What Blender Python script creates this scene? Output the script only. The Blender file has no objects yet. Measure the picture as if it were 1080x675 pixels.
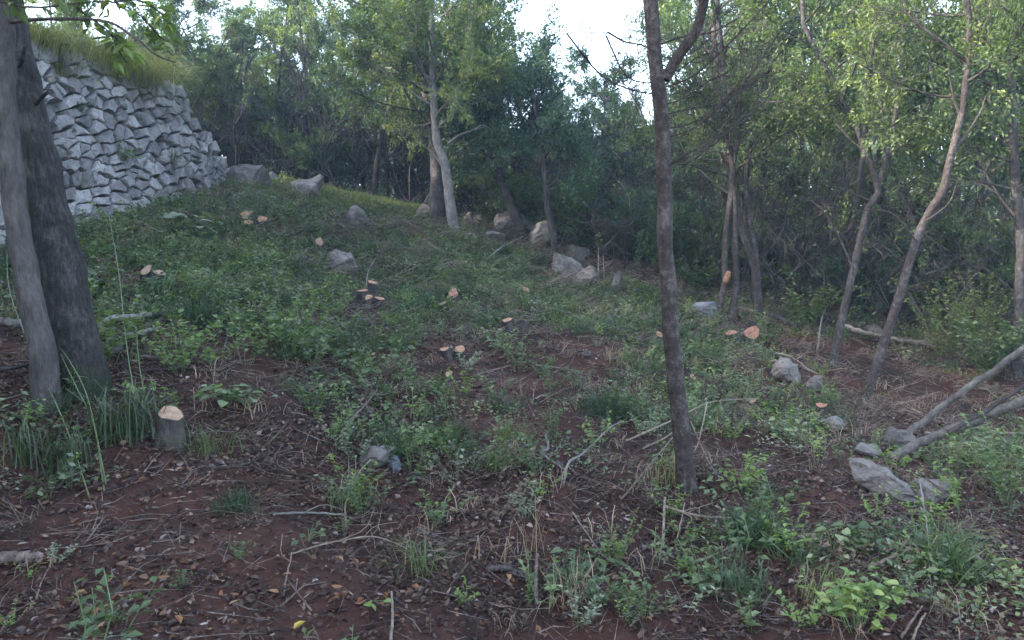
import bpy, bmesh, math, random
import numpy as np
from mathutils import Vector, Matrix

# ------------------------------------------------------------------ camera, sky, sun, exposure
sc = bpy.context.scene
col = sc.collection
F, CX, CY, CAMZ, PITCH = 800.0, 540.0, 337.5, 1.6, math.radians(-4.0)
cam_d = bpy.data.cameras.new('camera')
cam_d.sensor_width = 36.0
cam_d.lens = 36.0 * F / 1080.0
cam_d.clip_start = 0.05
cam_d.clip_end = 600
cam = bpy.data.objects.new('camera', cam_d)
cam.location = (0, 0, CAMZ)
cam.rotation_euler = (math.pi / 2 + PITCH, 0, 0)
col.objects.link(cam)
sc.camera = cam

SUN_AZ, SUN_EL = math.radians(-105), math.radians(26)
world = bpy.data.worlds.new('World')
sc.world = world
world.use_nodes = True
wt = world.node_tree
wt.nodes.clear()
wo = wt.nodes.new('ShaderNodeOutputWorld')
wb = wt.nodes.new('ShaderNodeBackground')
ws = wt.nodes.new('ShaderNodeTexSky')
ws.sky_type = 'NISHITA'
ws.sun_disc = False
ws.sun_elevation = SUN_EL
ws.sun_rotation = SUN_AZ
ws.air_density = 1.0
ws.dust_density = 2.5
ws.ozone_density = 1.0
wb.inputs['Strength'].default_value = 0.15
wh = wt.nodes.new('ShaderNodeHueSaturation')   # thin high cloud: a paler sky all round
wh.inputs['Saturation'].default_value = 0.8
wt.links.new(ws.outputs[0], wh.inputs['Color'])
wt.links.new(wh.outputs[0], wb.inputs[0])
wt.links.new(wb.outputs[0], wo.inputs[0])

sun_d = bpy.data.lights.new('sun', 'SUN')
sun_d.energy = 2.0
sun_d.angle = math.radians(0.6)
sun_d.color = (1.0, 0.90, 0.76)
sun = bpy.data.objects.new('sun', sun_d)
sdir = Vector((math.sin(SUN_AZ) * math.cos(SUN_EL), math.cos(SUN_AZ) * math.cos(SUN_EL), math.sin(SUN_EL)))
sun.rotation_euler = sdir.to_track_quat('Z', 'Y').to_euler()
sun.location = (-30, -8, 30)
col.objects.link(sun)

vs = sc.view_settings
vs.view_transform = 'Standard'
vs.look = 'None'
vs.gamma = 1
vs.use_curve_mapping = False
vs.exposure = 3.35
sc.render.engine = 'CYCLES'
cy = sc.cycles
cy.max_bounces = 4
cy.diffuse_bounces = 2
cy.glossy_bounces = 2
cy.transmission_bounces = 3
cy.volume_bounces = 0
cy.transparent_max_bounces = 4
cy.caustics_reflective = False
cy.caustics_refractive = False
cy.use_denoising = True
cy.sample_clamp_indirect = 4.0

random.seed(7)
R = np.random.default_rng(11)

# ------------------------------------------------------------------ pixel -> world helpers
_fw = np.array([0, math.cos(PITCH), math.sin(PITCH)])
_up = np.array([0, -math.sin(PITCH), math.cos(PITCH)])
_rt = np.array([1.0, 0, 0])
CAM = np.array([0, 0, CAMZ])


def P(px, py, D):
    d = _fw + (px - CX) / F * _rt - (py - CY) / F * _up
    return CAM + d * (D / d[1])


# ------------------------------------------------------------------ noise and terrain
def _hash(ix, iy, s):
    h = (ix.astype(np.int64) * 374761393 + iy.astype(np.int64) * 668265263 + s * 1442695041) & 0x7fffffff
    h = ((h ^ (h >> 13)) * 1274126177) & 0x7fffffff
    return ((h ^ (h >> 16)) & 0xffff) / 65535.0


def vnoise(x, y, s=0):
    x = np.asarray(x, float); y = np.asarray(y, float)
    ix = np.floor(x); iy = np.floor(y)
    fx = x - ix; fy = y - iy
    fx = fx * fx * (3 - 2 * fx); fy = fy * fy * (3 - 2 * fy)
    a = _hash(ix, iy, s); b = _hash(ix + 1, iy, s); c = _hash(ix, iy + 1, s); d = _hash(ix + 1, iy + 1, s)
    return (a + (b - a) * fx) + ((c + (d - c) * fx) - (a + (b - a) * fx)) * fy


def sst(a, b, x):
    t = np.clip((x - a) / (b - a), 0, 1)
    return t * t * (3 - 2 * t)


_cp = [P(*q) for q in [
    (0, 675, 2.9), (270, 675, 3.05), (540, 675, 3.2), (810, 675, 3.25), (1080, 675, 3.3),
    (0, 560, 3.6), (75, 415, 5.0), (250, 450, 5.0), (200, 330, 7.5), (160, 290, 9.0),
    (0, 265, 9.5), (120, 232, 11.5), (255, 196, 17), (330, 203, 18), (400, 218, 19),
    (478, 250, 16), (540, 248, 18), (600, 290, 15), (660, 302, 14.6), (760, 338, 13), (880, 380, 11),
    (908, 428, 9.4), (1075, 372, 12), (1080, 500, 6), (960, 520, 5.5), (725, 508, 5.0), (540, 340, 10),
    (540, 420, 7), (540, 500, 5.2), (390, 312, 11), (830, 410, 9), (330, 560, 4.0), (720, 590, 4.0)]]
_cp += [np.array(q, float) for q in [
    (0, 0, 0), (-4, 0, .5), (4, 0, -.2), (0, -8, -.3), (-7, 4, 1.3), (-12, 10, 2.2), (-12, 17, 3.6), (-12, 3, 1.5),
    (-10, 26, 4.6), (0, 27, 2.6), (10, 24, .8), (14, 14, .2), (10, 6, -.2), (9, 0, -.5), (-28, 20, 4.6), (-24, 45, 5.6),
    (0, 45, 3.0), (24, 45, 1.2), (28, 15, 0), (0, 80, 3.2), (-50, 80, 5.5), (50, 80, 2), (60, 10, 0), (-60, 10, 5),
    (0, -60, -.5), (-60, -60, 1), (60, -60, -1), (-10, -10, .8), (10, -10, -.6), (-100, 40, 5), (100, 40, 1), (0, 130, 3)]]
_cp = np.array(_cp)


def _tps(r2):
    return np.where(r2 > 1e-12, 0.5 * r2 * np.log(np.maximum(r2, 1e-12)), 0)


_n = len(_cp)
_A = np.zeros((_n + 3, _n + 3))
_d2 = ((_cp[:, None, :2] - _cp[None, :, :2]) ** 2).sum(-1)
_A[:_n, :_n] = _tps(_d2) + np.eye(_n) * 1.2
_A[:_n, _n] = 1; _A[:_n, _n + 1:] = _cp[:, :2]
_A[_n:, :_n] = _A[:_n, _n:].T
_w = np.linalg.solve(_A, np.concatenate([_cp[:, 2], np.zeros(3)]))


def base_h(x, y):
    x = np.asarray(x, float); y = np.asarray(y, float)
    z = _w[_n] + _w[_n + 1] * x + _w[_n + 2] * y
    for i in range(_n):
        z = z + _w[i] * _tps((x - _cp[i, 0]) ** 2 + (y - _cp[i, 1]) ** 2)
    return z


def wall_x(y):
    return -6.2 + 0.12 * np.sin(np.asarray(y, float) * 0.55)


def wall_H(y):
    y = np.asarray(y, float)
    return np.where(y < 11, 2.65, 2.65 - 0.52 * np.clip((y - 11) / 4.6, 0, 1)) * (1 - 0.96 * np.clip((y - 15.5) / 2.0, 0, 1))


BATTER = 0.30


def H(x, y):
    x = np.asarray(x, float); y = np.asarray(y, float)
    z = base_h(x, y)
    wx = wall_x(y)
    hh = np.maximum(wall_H(y) - 0.12, 0)
    z = z + hh * (1 - sst(wx - 0.30 - BATTER * 2.4 - 0.1, wx - 0.30, x))
    a = 0.10 * (vnoise(x * 0.9, y * 0.9, 1) - .5) + 0.07 * (vnoise(x * 2.3, y * 2.3, 2) - .5) \
        + 0.04 * (vnoise(x * 6, y * 6, 3) - .5) + 0.02 * (vnoise(x * 15, y * 15, 4) - .5)
    return z + a


_Ds = np.concatenate([np.arange(2.0, 8, .03), np.arange(8, 45, .08)])


def G(px, py):
    d = _fw + (px - CX) / F * _rt - (py - CY) / F * _up
    q = CAM[None] + d[None] * (_Ds / d[1])[:, None]
    below = np.nonzero(q[:, 2] < H(q[:, 0], q[:, 1]))[0]
    i = below[0] if len(below) else len(_Ds) - 1
    p = q[i].copy()
    p[2] = float(H(p[0], p[1]))
    return p


def on_ground(x, y, dz=0.0):
    return np.array([x, y, float(H(x, y)) + dz])


# ------------------------------------------------------------------ materials
def _mat(name):
    m = bpy.data.materials.new(name)
    m.use_nodes = True
    nt = m.node_tree
    nt.nodes.clear()
    out = nt.nodes.new('ShaderNodeOutputMaterial')
    return m, nt, out


def _ramp(nt, stops):
    r = nt.nodes.new('ShaderNodeValToRGB')
    e = r.color_ramp.elements
    while len(e) < len(stops):
        e.new(0.5)
    for i, (p, c) in enumerate(stops):
        e[i].position = p
        e[i].color = (c[0], c[1], c[2], 1)
    return r


def _noise(nt, scale, detail=4, rough=.55, coord='Object', vec=None):
    n = nt.nodes.new('ShaderNodeTexNoise')
    n.inputs['Scale'].default_value = scale
    n.inputs['Detail'].default_value = detail
    n.inputs['Roughness'].default_value = rough
    if vec is None:
        t = nt.nodes.new('ShaderNodeTexCoord')
        vec = t.outputs[coord]
    nt.links.new(vec, n.inputs['Vector'])
    return n


def _math(nt, op, a, b=None, clamp=False):
    n = nt.nodes.new('ShaderNodeMath')
    n.operation = op
    n.use_clamp = clamp
    for i, v in enumerate((a, b)):
        if v is None:
            continue
        if isinstance(v, (int, float)):
            n.inputs[i].default_value = v
        else:
            nt.links.new(v, n.inputs[i])
    return n.outputs[0]


def leaf_mat(name, stops, transl=0.35, rough=0.45, spec=0.4, tcol=(1.3, 1.5, .6), vary=.35):
    m, nt, out = _mat(name)
    at = nt.nodes.new('ShaderNodeAttribute'); at.attribute_name = 'tint'
    oi = nt.nodes.new('ShaderNodeObjectInfo')
    v = _math(nt, 'ADD', at.outputs['Fac'], _math(nt, 'MULTIPLY', _math(nt, 'SUBTRACT', oi.outputs['Random'], .5), vary), True)
    if tcol[1] > tcol[0]:
        stops = [(q_, (c_[0] * 1.10, c_[1] * .98, c_[2] * 1.03)) for q_, c_ in stops]
    r = _ramp(nt, stops)
    nt.links.new(v, r.inputs[0])
    p = nt.nodes.new('ShaderNodeBsdfPrincipled')
    p.inputs['Roughness'].default_value = rough
    p.inputs['Specular IOR Level'].default_value = spec
    nt.links.new(r.outputs[0], p.inputs['Base Color'])
    if transl > 0:
        tr = nt.nodes.new('ShaderNodeBsdfTranslucent')
        mx = nt.nodes.new('ShaderNodeMix'); mx.data_type = 'RGBA'; mx.blend_type = 'MULTIPLY'
        mx.inputs[0].default_value = 1
        nt.links.new(r.outputs[0], mx.inputs[6])
        mx.inputs[7].default_value = (*tcol, 1)
        nt.links.new(mx.outputs[2], tr.inputs[0])
        ms = nt.nodes.new('ShaderNodeMixShader')
        ms.inputs[0].default_value = transl
        nt.links.new(p.outputs[0], ms.inputs[1]); nt.links.new(tr.outputs[0], ms.inputs[2])
        nt.links.new(ms.outputs[0], out.inputs[0])
    else:
        nt.links.new(p.outputs[0], out.inputs[0])
    return m


def bark_mat(name, c1, c2, c3, scale=6, moss=None, stretch=.3, bump=1.0):
    m, nt, out = _mat(name)
    t = nt.nodes.new('ShaderNodeTexCoord')
    mp = nt.nodes.new('ShaderNodeMapping')
    mp.inputs['Scale'].default_value = (1, 1, stretch)
    nt.links.new(t.outputs['Object'], mp.inputs[0])
    n1 = _noise(nt, scale * 4, 6, .65, vec=mp.outputs[0])
    n2 = _noise(nt, scale * .6, 4, .6)
    n3 = _noise(nt, scale * 14, 3, .6, vec=mp.outputs[0])
    v = _math(nt, 'ADD', _math(nt, 'MULTIPLY', n1.outputs['Fac'], .55), _math(nt, 'MULTIPLY', n2.outputs['Fac'], .45))
    r = _ramp(nt, [(.36, c1), (.5, c2), (.64, c3)])
    nt.links.new(v, r.inputs[0])
    colr = r.outputs[0]
    if moss:
        sx = nt.nodes.new('ShaderNodeSeparateXYZ'); nt.links.new(t.outputs['Object'], sx.inputs[0])
        k = _math(nt, 'SUBTRACT', moss[1], sx.outputs[2])
        k = _math(nt, 'ADD', _math(nt, 'MULTIPLY', k, moss[2]), _math(nt, 'MULTIPLY', _math(nt, 'SUBTRACT', n2.outputs['Fac'], .5), 2.5), True)
        mx = nt.nodes.new('ShaderNodeMix'); mx.data_type = 'RGBA'
        nt.links.new(k, mx.inputs[0]); nt.links.new(colr, mx.inputs[6]); mx.inputs[7].default_value = (*moss[0], 1)
        colr = mx.outputs[2]
    p = nt.nodes.new('ShaderNodeBsdfPrincipled')
    p.inputs['Roughness'].default_value = .85
    p.inputs['Specular IOR Level'].default_value = .2
    nt.links.new(colr, p.inputs['Base Color'])
    b = nt.nodes.new('ShaderNodeBump')
    b.inputs['Strength'].default_value = bump
    b.inputs['Distance'].default_value = .02
    nt.links.new(_math(nt, 'ADD', n1.outputs['Fac'], _math(nt, 'MULTIPLY', n3.outputs['Fac'], .8)), b.inputs['Height'])
    nt.links.new(b.outputs[0], p.inputs['Normal'])
    nt.links.new(p.outputs[0], out.inputs[0])
    return m


def stone_mat(name, c1, c2, c3, lichen=(.42, .40, .30), lich=.62):
    m, nt, out = _mat(name)
    oi = nt.nodes.new('ShaderNodeObjectInfo')
    t = nt.nodes.new('ShaderNodeTexCoord')
    va = nt.nodes.new('ShaderNodeVectorMath'); va.operation = 'ADD'
    nt.links.new(t.outputs['Object'], va.inputs[0])
    sc_ = nt.nodes.new('ShaderNodeVectorMath'); sc_.operation = 'SCALE'
    sc_.inputs[0].default_value = (37, 17, 53)
    nt.links.new(oi.outputs['Random'], sc_.inputs['Scale'])
    nt.links.new(sc_.outputs[0], va.inputs[1])
    n1 = _noise(nt, 5, 6, .65, vec=va.outputs[0])
    n2 = _noise(nt, 28, 5, .7, vec=va.outputs[0])
    n3 = _noise(nt, 2.2, 4, .6, vec=va.outputs[0])
    v = _math(nt, 'ADD', _math(nt, 'MULTIPLY', n1.outputs['Fac'], .6), _math(nt, 'MULTIPLY', n2.outputs['Fac'], .4))
    v = _math(nt, 'ADD', v, _math(nt, 'MULTIPLY', _math(nt, 'SUBTRACT', oi.outputs['Random'], .5), .22))
    r = _ramp(nt, [(.34, c1), (.5, c2), (.66, c3)])
    nt.links.new(v, r.inputs[0])
    mx = nt.nodes.new('ShaderNodeMix'); mx.data_type = 'RGBA'
    nt.links.new(_math(nt, 'MULTIPLY', _math(nt, 'SUBTRACT', n3.outputs['Fac'], lich), 6, True), mx.inputs[0])
    nt.links.new(r.outputs[0], mx.inputs[6]); mx.inputs[7].default_value = (*lichen, 1)
    p = nt.nodes.new('ShaderNodeBsdfPrincipled')
    p.inputs['Roughness'].default_value = .9
    p.inputs['Specular IOR Level'].default_value = .2
    nt.links.new(mx.outputs[2], p.inputs['Base Color'])
    b = nt.nodes.new('ShaderNodeBump')
    b.inputs['Strength'].default_value = 1.0
    b.inputs['Distance'].default_value = .06
    nt.links.new(_math(nt, 'ADD', n1.outputs['Fac'], _math(nt, 'MULTIPLY', n2.outputs['Fac'], .4)), b.inputs['Height'])
    nt.links.new(b.outputs[0], p.inputs['Normal'])
    nt.links.new(p.outputs[0], out.inputs[0])
    return m


def soil_mat():
    m, nt, out = _mat('red_soil')
    n1 = _noise(nt, .8, 5, .6)
    n2 = _noise(nt, 9, 6, .7)
    n3 = _noise(nt, 60, 4, .7)
    v = _math(nt, 'ADD', _math(nt, 'MULTIPLY', n1.outputs['Fac'], .45), _math(nt, 'MULTIPLY', n2.outputs['Fac'], .35))
    v = _math(nt, 'ADD', v, _math(nt, 'MULTIPLY', n3.outputs['Fac'], .2))
    r = _ramp(nt, [(.36, (.014, .0085, .0075)), (.46, (.028, .0142, .0115)), (.54, (.05, .0225, .0165)), (.66, (.075, .042, .031))])
    nt.links.new(v, r.inputs[0])
    p = nt.nodes.new('ShaderNodeBsdfPrincipled')
    p.inputs['Roughness'].default_value = .95
    p.inputs['Specular IOR Level'].default_value = .15
    nt.links.new(r.outputs[0], p.inputs['Base Color'])
    b = nt.nodes.new('ShaderNodeBump')
    b.inputs['Strength'].default_value = .9
    b.inputs['Distance'].default_value = .03
    nt.links.new(_math(nt, 'ADD', n2.outputs['Fac'], _math(nt, 'MULTIPLY', n3.outputs['Fac'], .5)), b.inputs['Height'])
    nt.links.new(b.outputs[0], p.inputs['Normal'])
    nt.links.new(p.outputs[0], out.inputs[0])
    return m


def wood_mat(name, c1, c2, c3):
    m, nt, out = _mat(name)
    t = nt.nodes.new('ShaderNodeTexCoord')
    w = nt.nodes.new('ShaderNodeTexWave')
    w.wave_type = 'RINGS'; w.rings_direction = 'Z'
    w.inputs['Scale'].default_value = 22
    w.inputs['Distortion'].default_value = 3
    w.inputs['Detail'].default_value = 3
    nt.links.new(t.outputs['Object'], w.inputs[0])
    n = _noise(nt, 25, 4, .6)
    v = _math(nt, 'ADD', _math(nt, 'MULTIPLY', w.outputs['Fac'], .12), _math(nt, 'MULTIPLY', n.outputs['Fac'], .88))
    r = _ramp(nt, [(.3, c1), (.5, c2), (.7, c3)])
    nt.links.new(v, r.inputs[0])
    p = nt.nodes.new('ShaderNodeBsdfPrincipled')
    p.inputs['Roughness'].default_value = .8
    nt.links.new(r.outputs[0], p.inputs['Base Color'])
    nt.links.new(p.outputs[0], out.inputs[0])
    return m


M = {}
M['soil'] = soil_mat()
M['stone'] = stone_mat('grey_limestone', (.103, .096, .095), (.208, .197, .195), (.345, .328, .322), (.24, .20, .155), .60)
M['rock'] = stone_mat('weathered_rock', (.062, .057, .055), (.122, .113, .108), (.215, .20, .19), (.14, .118, .102), .52)
M['blue_rock'] = stone_mat('slate_rock', (.05, .056, .072), (.085, .094, .118), (.14, .152, .18), (.12, .12, .13), .75)
M['bark_grey'] = bark_mat('grey_bark', (.021, .0185, .0185), (.046, .041, .041), (.11, .103, .102), 7, stretch=.7)
M['bark_pale'] = bark_mat('pale_bark', (.085, .077, .072), (.15, .137, .13), (.24, .225, .215), 6, stretch=.6)
M['bark_red'] = bark_mat('reddish_bark', (.02, .0155, .015), (.043, .034, .032), (.11, .099, .096), 7, stretch=.8)
M['bark_dark'] = bark_mat('dark_bark', (.022, .019, .019), (.045, .04, .038), (.09, .082, .078), 7)
M['bark_moss'] = bark_mat('mossy_bark', (.012, .011, .011), (.034, .032, .031), (.085, .081, .079), 11, ((.016, .024, .010), .30, 2.0))
M['bark_slim'] = bark_mat('slim_bark', (.035, .031, .03), (.068, .06, .058), (.115, .103, .10), 8, ((.04, .05, .025), .05, 2.0))
M['bark_pole'] = bark_mat('pole_bark', (.05, .045, .041), (.10, .091, .085), (.17, .158, .15), 6, stretch=.6)
M['twig'] = bark_mat('dry_twig', (.07, .05, .042), (.15, .115, .10), (.27, .22, .19), 10)
M['twig_pale'] = bark_mat('pale_twig', (.13, .10, .078), (.21, .165, .13), (.30, .25, .21), 10)
M['twig_dark'] = bark_mat('dark_twig', (.025, .02, .018), (.05, .04, .036), (.09, .075, .068), 10)
M['cut_orange'] = wood_mat('fresh_cut_wood', (.13, .06, .032), (.24, .125, .065), (.34, .21, .125))
M['cut_pale'] = wood_mat('pale_cut_wood', (.15, .09, .055), (.24, .155, .095), (.31, .225, .155))
M['cut_red'] = wood_mat('reddish_cut_wood', (.10, .042, .026), (.20, .092, .058), (.30, .17, .11))
g = lambda *a: [(p, c) for p, c in a]
M['leaf_oak'] = leaf_mat('evergreen_leaf', g((0, (.030, .058, .024)), (.45, (.060, .105, .042)), (.8, (.10, .155, .056)), (1, (.15, .19, .065))), .35)
M['leaf_blue'] = leaf_mat('blue_green_leaf', g((0, (.028, .062, .040)), (.5, (.050, .108, .062)), (1, (.09, .16, .08))), .3)
M['leaf_light'] = leaf_mat('light_green_leaf', g((0, (.055, .095, .032)), (.5, (.10, .155, .052)), (.85, (.16, .195, .065)), (1, (.24, .22, .065))), .42)
M['leaf_brown'] = leaf_mat('withered_leaf', g((0, (.045, .045, .028)), (.5, (.095, .078, .052)), (1, (.18, .14, .10))), .25)
M['leaf_ground'] = leaf_mat('ground_cover_leaf', g((0, (.026, .048, .02)), (.35, (.058, .10, .04)), (.7, (.115, .17, .07)), (1, (.21, .26, .13))), .3)
M['leaf_bright'] = leaf_mat('bright_sprout_leaf', g((0, (.06, .12, .03)), (.5, (.125, .205, .055)), (1, (.23, .31, .10))), .35)
M['leaf_grey'] = leaf_mat('grey_green_leaf', g((0, (.06, .085, .055)), (.5, (.14, .18, .12)), (1, (.27, .31, .23))), .25)
M['leaf_dark'] = leaf_mat('dark_feathery_leaf', g((0, (.016, .035, .018)), (.5, (.030, .062, .028)), (1, (.055, .095, .04))), .25)
M['grass'] = leaf_mat('green_grass', g((0, (.035, .065, .02)), (.5, (.075, .12, .038)), (.85, (.13, .16, .06)), (1, (.24, .21, .11))), .3)
M['grass_dark'] = leaf_mat('dark_strap_grass', g((0, (.015, .032, .014)), (.6, (.03, .058, .022)), (1, (.08, .10, .04))), .2, .4)
M['grass_yellow'] = leaf_mat('yellow_grass', g((0, (.10, .13, .04)), (.5, (.20, .21, .07)), (1, (.33, .29, .14))), .4)
M['straw'] = leaf_mat('dry_straw', g((0, (.13, .095, .06)), (.5, (.22, .17, .11)), (1, (.34, .28, .20))), .2)
M['litter'] = leaf_mat('fallen_leaf', g((0, (.018, .012, .011)), (.4, (.045, .028, .024)), (.66, (.078, .054, .048)), (.82, (.13, .072, .042)), (.94, (.20, .155, .135)), (1, (.33, .29, .28))), .15, .65, .2, (1.1, .9, .7), .1)
M['leaf_orange'] = leaf_mat('orange_dead_leaf', g((0, (.13, .055, .03)), (.5, (.21, .105, .05)), (1, (.30, .20, .115))), .2, .6, .2, (1.1, .9, .6))
M['leaf_yellow'] = leaf_mat('yellow_dead_leaf', g((0, (.36, .27, .05)), (1, (.44, .34, .08))), .2, .6, .2, (1.1, .9, .6))
M['stem_green'] = leaf_mat('green_stem', g((0, (.05, .085, .03)), (.6, (.09, .14, .055)), (1, (.19, .23, .12))), 0)


# ------------------------------------------------------------------ mesh building
class MB:
    def __init__(s):
        s.parts = []

    def add(s, v, f, mat=0, tint=.5):
        v = np.asarray(v, float)
        t = np.full(len(v), float(tint)) if np.isscalar(tint) else np.asarray(tint, float)
        s.parts.append((v, np.asarray(f, np.int64), mat, t))
        return s

    def extend(s, o, mapping=None):
        for v, f, m, t in o.parts:
            s.parts.append((v, f, m if mapping is None else mapping[m], t))

    def mesh(s, name, mats, smooth=False, origin=None):
        vs_, off, ls, lc, mi, ti = [], 0, [], [], [], []
        for v, f, m, t in s.parts:
            vs_.append(v); ti.append(t)
            ls.append((f + off).ravel()); lc.append(np.full(len(f), f.shape[1])); mi.append(np.full(len(f), m))
            off += len(v)
        V = np.concatenate(vs_); L = np.concatenate(ls); LC = np.concatenate(lc); MI = np.concatenate(mi); T = np.concatenate(ti)
        if origin is not None:
            V = V - np.asarray(origin)
        me = bpy.data.meshes.new(name)
        me.vertices.add(len(V)); me.vertices.foreach_set('co', V.astype(np.float32).ravel())
        me.loops.add(len(L)); me.loops.foreach_set('vertex_index', L.astype(np.int32))
        me.polygons.add(len(LC))
        st = np.concatenate([[0], np.cumsum(LC)[:-1]])
        me.polygons.foreach_set('loop_start', st.astype(np.int32))
        me.polygons.foreach_set('loop_total', LC.astype(np.int32))
        me.polygons.foreach_set('material_index', MI.astype(np.int32))
        me.polygons.foreach_set('use_smooth', np.full(len(LC), bool(smooth)))
        a = me.attributes.new('tint', 'FLOAT', 'POINT')
        a.data.foreach_set('value', np.clip(T, 0, 1).astype(np.float32))
        for m in mats:
            me.materials.append(M[m] if isinstance(m, str) else m)
        me.update(calc_edges=True)
        return me


def unit(v):
    v = np.asarray(v, float)
    return v / np.maximum(np.linalg.norm(v, axis=-1, keepdims=True), 1e-9)


def smooth_path(pts, n):
    pts = np.asarray(pts, float)
    k = len(pts)
    if k < 3:
        t = np.linspace(0, 1, n)[:, None]
        return pts[0] * (1 - t) + pts[-1] * t
    q = np.vstack([2 * pts[0] - pts[1], pts, 2 * pts[-1] - pts[-2]])
    out = []
    for u in np.linspace(0, k - 1 - 1e-6, n):
        i = int(u); t = u - i
        a, b, c, d = q[i], q[i + 1], q[i + 2], q[i + 3]
        out.append(.5 * (2 * b + (c - a) * t + (2 * a - 5 * b + 4 * c - d) * t * t + (-a + 3 * b - 3 * c + d) * t ** 3))
    return np.array(out)


def tube(mb, path, radii, sides=8, mat=0, tint=.5, rough=0, rng=R, cap=True):
    path = np.asarray(path, float); n = len(path)
    radii = np.broadcast_to(np.asarray(radii, float), (n,))
    tan = unit(np.gradient(path, axis=0))
    ref = np.array([0, 0, 1.0]) if abs(tan[0][2]) < .8 else np.array([1.0, 0, 0])
    u = unit(np.cross(tan[0], ref))
    ang = np.arange(sides) / sides * 2 * math.pi
    V = np.zeros((n, sides, 3))
    for i in range(n):
        u = unit(u - tan[i] * np.dot(u, tan[i]))
        w = np.cross(tan[i], u)
        rr = radii[i] * (1 + rough * rng.normal(size=sides)) if rough else np.full(sides, radii[i])
        V[i] = path[i] + (np.cos(ang) * rr)[:, None] * u + (np.sin(ang) * rr)[:, None] * w
    i = np.arange(n - 1)[:, None] * sides; j = np.arange(sides)[None]; j2 = (j + 1) % sides
    Fq = np.stack([i + j, i + j2, i + sides + j2, i + sides + j], -1).reshape(-1, 4)
    mb.add(V.reshape(-1, 3), Fq, mat, tint)
    if cap:
        for k in (0, n - 1):
            ring = V[k]
            vv = np.vstack([ring, path[k]])
            f = np.array([[a, (a + 1) % sides, sides] if k else [(a + 1) % sides, a, sides] for a in range(sides)])
            mb.add(vv, f, mat, tint)


def twigs(mb, P0, P1, P2, r0, r2, mat=0, tint=.5):
    """batch of 3-sided bent sticks"""
    P0, P1, P2 = (np.asarray(a, float) for a in (P0, P1, P2))
    n = len(P0)
    t = unit(P2 - P0)
    ref = np.where(np.abs(t[:, 2:3]) < .8, np.array([[0, 0, 1.0]]), np.array([[1.0, 0, 0]]))
    u = unit(np.cross(t, ref)); w = np.cross(t, u)
    r0 = np.broadcast_to(r0, (n,)); r2 = np.broadcast_to(r2, (n,))
    V = np.zeros((n, 9, 3))
    for k, (p, r) in enumerate(((P0, r0), (P1, (r0 + r2) / 2), (P2, r2))):
        for s in range(3):
            a = s * 2 * math.pi / 3
            V[:, k * 3 + s] = p + r[:, None] * (math.cos(a) * u + math.sin(a) * w)
    f = []
    for k in range(2):
        for s in range(3):
            f.append([k * 3 + s, k * 3 + (s + 1) % 3, k * 3 + 3 + (s + 1) % 3, k * 3 + 3 + s])
    Fq = (np.arange(n)[:, None, None] * 9 + np.array(f)[None]).reshape(-1, 4)
    tt = np.repeat(np.broadcast_to(tint, (n,)), 9)
    mb.add(V.reshape(-1, 3), Fq, mat, tt)


def leaves(mb, Pos, Ax, Nr, L, W, fold=.25, mat=0, tint=.5, fine=False):
    n = len(Pos)
    Ax = unit(Ax); S = unit(np.cross(Ax, Nr)); N = np.cross(S, Ax)
    L = np.broadcast_to(L, (n,))[:, None]; W = np.broadcast_to(W, (n,))[:, None] * .5
    tt = np.broadcast_to(tint, (n,))
    if not fine:
        V = np.stack([Pos, Pos + Ax * L * .45 + S * W + N * W * fold * 2, Pos + Ax * L, Pos + Ax * L * .45 - S * W + N * W * fold * 2], 1)
        b = np.arange(n)[:, None] * 4
        Fc = np.concatenate([b + np.array([[0, 1, 2]]), b + np.array([[0, 2, 3]])])
        mb.add(V.reshape(-1, 3), Fc, mat, np.repeat(tt, 4))
    else:
        up = N * W * fold * 2; dr = -N * L * .12
        V = np.stack([Pos, Pos + Ax * L * .3 + S * W + up, Pos + Ax * L * .68 + S * W * .75 + up * .8 + dr * .3, Pos + Ax * L + dr,
                      Pos + Ax * L * .68 - S * W * .75 + up * .8 + dr * .3, Pos + Ax * L * .3 - S * W + up], 1)
        b = np.arange(n)[:, None] * 6
        Fc = np.concatenate([b + np.array([[0, 1, 2, 3]]), b + np.array([[0, 3, 4, 5]])])
        mb.add(V.reshape(-1, 3), Fc, mat, np.repeat(tt, 6))


def blades(mb, P0, dirn, h, bend, w, mat=0, tint=.5):
    n = len(P0)
    dirn = np.asarray(dirn, float)
    o = np.stack([np.cos(dirn), np.sin(dirn), np.zeros(n)], 1)
    s = np.stack([-np.sin(dirn), np.cos(dirn), np.zeros(n)], 1)
    h = np.broadcast_to(h, (n,))[:, None]; bend = np.broadcast_to(bend, (n,))[:, None]; w = np.broadcast_to(w, (n,))[:, None] * .5
    z = np.array([[0, 0, 1.0]])
    p1 = P0 + z * h * .55 + o * h * bend * .25
    p2 = P0 + z * h * (.95 - bend * .25) + o * h * bend * .7
    p3 = P0 + z * h * (1.08 - bend * .75) + o * h * bend * 1.15
    V = np.stack([P0 - s * w, P0 + s * w, p1 - s * w * .9, p1 + s * w * .9, p2 - s * w * .6, p2 + s * w * .6, p3], 1)
    b = np.arange(n)[:, None] * 7
    q = np.concatenate([b + np.array([[0, 1, 3, 2]]), b + np.array([[2, 3, 5, 4]])])
    tr = b + np.array([[4, 5, 6]])
    tt = np.repeat(np.broadcast_to(tint, (n,)), 7)
    Vr = V.reshape(-1, 3)
    # two parts would duplicate vertices: turn the tip into a quad with a repeated-free small edge instead
    fq = np.concatenate([np.concatenate([q[:, [0, 1, 2]], q[:, [0, 2, 3]]]), tr])
    mb.add(Vr, fq, mat, tt)


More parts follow.
